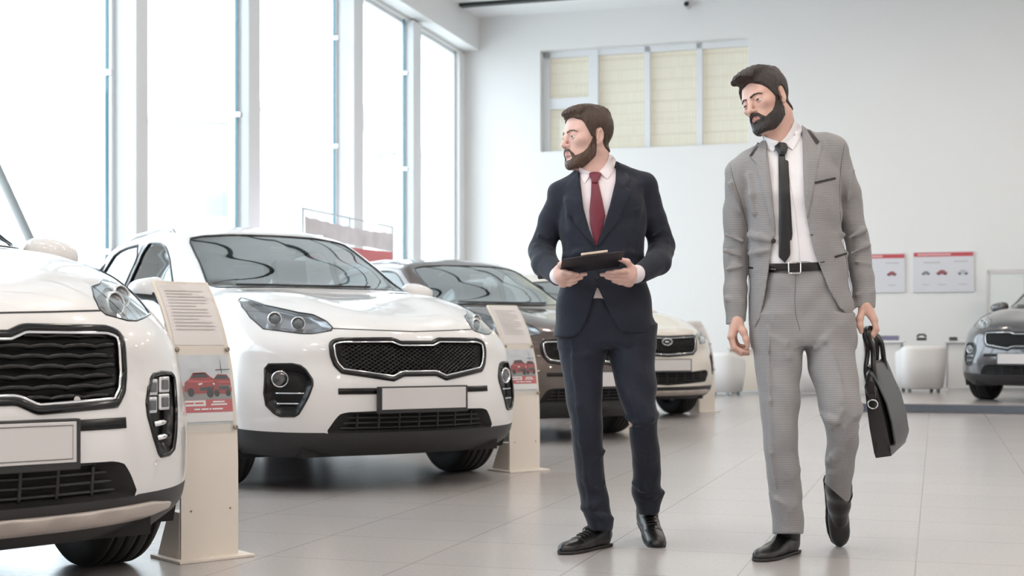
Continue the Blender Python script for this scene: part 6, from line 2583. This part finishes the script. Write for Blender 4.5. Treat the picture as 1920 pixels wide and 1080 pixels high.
    for poly in ([(1429, 253), (1437, 257), (1447, 261), (1460, 265), (1456, 275), (1450, 285), (1433, 273)], [(1489, 228), (1495, 230), (1500, 234), (1505, 243), (1500, 257), (1487, 281), (1464, 266), (1474, 256), (1483, 242)]):
        decal('collar_point', poly, rays, .006, SHIRT, shirt, base, n=60, bulge=.003)
    rays = Rays([(Vs, Qs)])
    cord('placket', [(1474, 300), (1492, 400), (1500, 490)], rays, .0010, mat('shirt_seam', (.62, .61, .66), .8), shirt, base, .0004)
    tl_ = decal('tie_tail', [(1470, 300), (1478, 300), (1486, 440), (1484, 452), (1476, 448)], rays, .004, TIE2, person, base, n=60)
    tie = decal('tie', [(1459, 284), (1471, 284), (1478, 345), (1480, 400), (1482, 478), (1472, 493), (1460, 482), (1460, 400), (1460, 340)], rays, .009, TIE2, person, base, bulge=.004, n=80)
    decal('tie_knot', [(1451, 275), (1457, 267), (1473, 267), (1478, 275), (1474, 289), (1467, 291), (1460, 290)], rays, .016, TIE2, tie, base, bulge=.009, n=50, smooth_corner=1)
    # belt
    rays = Rays([(Vt, Qt), (Vs, Qs)])
    belt = decal('belt', [(1440, 494), (1480, 494), (1548, 491), (1550, 506), (1480, 510.5), (1438, 510)], rays, .006, LEATHER, person, base, n=100, rings=5)
    rb = Rays([(np.array([v.co[:] for v in belt.data.vertices]) + base, [tuple(p.vertices) for p in belt.data.polygons])])
    bk = [(1478, 491.5), (1501, 491), (1501, 512), (1478, 512.5)]
    w = []
    for p in resample(bk, 24):
        y = rb.hit(p[0], p[1], Y0 - .118)
        w.append(pt(p[0], p[1], min(y, Y0 - .10) - .004) - base)
    ym = np.median([q_[1] for q_ in w])
    for q_ in w:
        q_[1] = ym
    mk('buckle', *tube(w, .0028, 6, True, up=(0, 1, 0)), CHROME, belt)
    # lapels with dark trim, pockets, buttons
    rays = Rays([(Vj, Qj)])
    lap = ([(1436, 262), (1420, 272), (1404, 292), (1420, 290), (1416, 300), (1432, 365), (1450, 432), (1455, 436), (1451, 395), (1447, 350), (1440, 290)],
           [(1503, 234), (1514, 242), (1540, 268), (1541, 273), (1532, 310), (1527, 344), (1513, 410), (1509, 380), (1506, 325), (1505, 262)])
    for pts in ([(1367, 301), (1375, 335), (1388, 375), (1401, 425), (1403.5, 500), (1404, 590)], [(1585, 262), (1578, 300), (1574, 345), (1575, 400), (1582, 460), (1592, 520), (1602, 572)]):
        cord('sleeve_seam_shade', pts, rays, .0011, mat('seam_shade_dark', (.07, .068, .07), .8), jacket, base, .0)  # dark cord stands in for shade along the seam, between sleeve and body
    for i, poly in enumerate(lap):
        l_ = decal('lapel', poly, rays, .0045, GREYS, jacket, base, n=110, bulge=.002, center=(1436, 325) if i == 0 else (1519, 300))
        rl = Rays([(np.array([v.co[:] for v in l_.data.vertices]) + base, [tuple(p.vertices) for p in l_.data.polygons]), (Vj, Qj)])
        st = [(1421, 266), (1424, 270), (1410, 293), (1405, 292)] if i == 0 else [(1513, 243), (1519, 243), (1537, 266), (1531, 271)]
        decal('lapel_trim', st, rl, .003, BLACKS, l_, base, rings=3, n=40)
    decal('breast_pocket', [(1526.5, 341), (1567, 332), (1567.5, 336), (1527.5, 345)], rays, .003, BLACKS, jacket, base, rings=3, n=50)
    decal('hip_pocket', [(1565, 480), (1588, 473), (1588, 477), (1566, 484)], rays, .003, BLACKS, jacket, base, rings=3, n=50)
    decal('hip_pocket', [(1403, 500), (1412, 500.5), (1412, 504), (1403, 504)], rays, .003, BLACKS, jacket, base, rings=3, n=50)
    for x, y in ((1450, 452), (1444, 506)):
        yy = rays.hit(x - 2, y, Y0 - .12)
        V, Fc = lathe([(.0090, .003), (.0090, -.003), (.006, -.004), (.0005, -.003)], 20, 'y')
        q_ = pt(x, y, yy) - base
        mk('button', [(a_ + q_[0], b_ + q_[1], c_ + q_[2]) for a_, b_, c_ in V], Fc, BLACKS, jacket)
    for a, b in (((1516, 441), (1525, 440)), ((1538, 492), (1546, 491))):
        cord('buttonhole', [a, b], rays, .0016, BLACKS, jacket, base, .001)
    # shoes
    shoe(person, base, at3(1491, 1035), at3(1440, 1048), mirror=True)
    toe = pt(1575, 1013, Y0 + .335)
    hl = pt(1565, 925, Y0 + .255)
    f = toe - hl
    f = f / np.linalg.norm(f) * .31
    hl = toe - f + np.array([0, .03, 0])
    shoe(person, base, hl, toe, up=(0, -1, .35))
    sk = Sdf()
    sk.chain([P(1573, 865, .06), P(1573, 915, .165), P(1573, 945, .225), P(1574, 975, .27)], [.049, .0475, .043, .034], .02)
    V, Q = sk.mesh(.004)
    fast_obj('shoe_tongue', V - base, Q, [LEATHER], person)
    cuff_ring('sock', P(1478, 970, .03), at3(1480, 1038) + np.array([0, 0, .06]), .046, .042, BLACKS, person, base)
    return person


# ---------------------------------------------------------------- briefcase
def briefcase():
    Yb = 5.24
    bot = pt(1656, 857, Yb)
    top = pt(1631, 724, Yb)
    up = (top - bot)
    H = np.linalg.norm(up)
    up = up / H
    phi = math.radians(25)
    ln = np.array([math.sin(phi), math.cos(phi), 0])
    ln = ln - up * (ln @ up)
    ln /= np.linalg.norm(ln)
    sd_ = np.cross(ln, up)
    M = Matrix([[*r_] for r_ in np.stack([sd_, ln, up], 1)]).to_4x4()
    M.translation = Vector(bot)
    r = empty('briefcase', (0, 0, 0))
    r.matrix_world = M
    tag(r, 'soft black leather briefcase hanging from the hand of the man in grey', 'briefcase')
    Lb = .37
    # body: lofted along its length, wider at the base, peaked towards a zip
    V, Fc = [], []
    secs = []
    for t in np.linspace(0, 1, 24):
        e = min(t, 1 - t) * 2
        puff = .010 * math.sin(math.pi * t) ** .6
        pk = .020 + .055 * min(1, e * 3.2) ** .8
        prof = [(-.028, 0), (-.031 - puff * .3, .02), (-.030 - puff, .12), (-.024 - puff, .22), (-.020, H), (-.012, H + pk * .8), (0, H + pk), (.012, H + pk * .8), (.020, H), (.026 + puff, .22), (.032 + puff, .12), (.033 + puff * .3, .02), (.030, 0)]
        secs.append(len(prof))
        for a, b in prof:
            V.append((a, t * Lb, b))
    m = secs[0]
    for i in range(23):
        for j in range(m):
            k = (j + 1) % m
            Fc.append((i * m + j, i * m + k, (i + 1) * m + k, (i + 1) * m + j))
    Fc += [tuple(range(m)), tuple(23 * m + j for j in range(m))]
    o = mk('bag_body', V, Fc, LEATHER, r)
    o.modifiers.new('edges', 'EDGE_SPLIT').split_angle = math.radians(40)
    # folded end panel
    mk('end_fold', *tube([(-.024, -.002, .02), (0, .012, .14), (-.018, -.002, H)], .0035, 6, up=(0, 1, 0)), LEATHER, r)
    mk('end_fold', *tube([(.026, -.002, .02), (.002, .012, .14), (.018, -.002, H)], .0035, 6, up=(0, 1, 0)), LEATHER, r)
    # flap over the outer side
    V, Fc = [], []
    ys = np.linspace(.02, Lb + .004, 22)
    prof = [(.004, H + .078), (.016, H + .060), (.030, H - .01), (.046, .20), (.052, .12), (.050, .045), (.046, .035)]
    for y in ys:
        t = (y - .02) / (Lb - .02)
        for a, b in prof:
            dip = .018 * math.sin(math.pi * t) if b < .1 else 0
            V.append((a + .004 * math.sin(math.pi * t), y, b - dip - (.03 * (1 - min(1, t * 5)) if b > H else 0)))
    m = len(prof)
    for i in range(len(ys) - 1):
        for j in range(m - 1):
            Fc.append((i * m + j, i * m + j + 1, (i + 1) * m + j + 1, (i + 1) * m + j))
    fl = mk('flap', V, Fc, mat('leather_flap_lit', (.030, .030, .032), .34, bump=(220, .12)), r)  # paler than the bag leather: light on this side put into colour
    md = fl.modifiers.new('thick', 'SOLIDIFY')
    md.thickness = .005
    # D ring and its tab
    a = np.linspace(0, 2 * math.pi, 24, endpoint=False)
    mk('ring', *tube([(.001 + .018 * math.cos(t), -.014 - .004 * math.sin(t), H - .068 + .017 * math.sin(t)) for t in a], .0026, 8, True, up=(0, 1, 0)), CHROME, r)
    box_obj('ring_tab', -.010, .010, -.012, .002, H - .058, H - .03, LEATHER, r, bevel=.002)
    # handles: two leather loops meeting in the hand
    grip = pt(1627.5, 617, Y0_G)
    gl = np.array(M.inverted() @ Vector(grip))
    for k, (sx, dx) in enumerate(((-.014, -.006), (.016, .006))):
        pts = [(sx, .05, H + .01), (sx, .055, H + .06), ((sx + gl[0] + dx) / 2, .075, (H + gl[2]) / 2 + .02), (gl[0] + dx, gl[1] - .045, gl[2] - .012), (gl[0] + dx, gl[1] - .02, gl[2]), (gl[0] + dx, gl[1] + .03, gl[2]), (gl[0] + dx, gl[1] + .06, gl[2] - .015), ((sx + gl[0] + dx) / 2, .285, (H + gl[2]) / 2 + .02), (sx, .30, H + .06), (sx, .305, H + .01)]
        S_ = hermite(np.array(pts, float), 0, [6] * (len(pts) - 1))
        h = mk('handle', *tube(S_, .0100, 10, flat=.9, up=(1, 0, 0)), LEATHER, r)
    mk('zip', *tube([(0, .04, H + .074), (0, Lb / 2, H + .078), (0, Lb - .04, H + .074)], .003, 6), CHROME, r)
    for y in (.05, .305):
        V, Fc = lathe([(.007, .022), (.007, .026), (.0005, .027)], 14, 'y')
        mk('rivet', [(b_ - .005, a_ + y, c_ + H + .02) for a_, b_, c_ in V], Fc, CHROME, r)
    return r


Y0_G = 5.283
man_dark()
man_grey()
briefcase()
# ---------------------------------------------------------------- camera
cam_d = bpy.data.cameras.new('camera')
cam_d.lens = F_PX / 1920 * 36
cam_d.sensor_width = 36
cam_d.shift_y = (HOR - 540) / 1920
cam_d.dof.use_dof = True
cam_d.dof.focus_distance = 5.45
cam_d.dof.aperture_fstop = 4.0
cam = bpy.data.objects.new('camera', cam_d)
COL.objects.link(cam)
cam.location = (0, 0, CAM_H)
cam.rotation_euler = (math.pi / 2, 0, 0)
S.camera = cam
S.view_settings.view_transform = 'Standard'
S.view_settings.look = 'None'
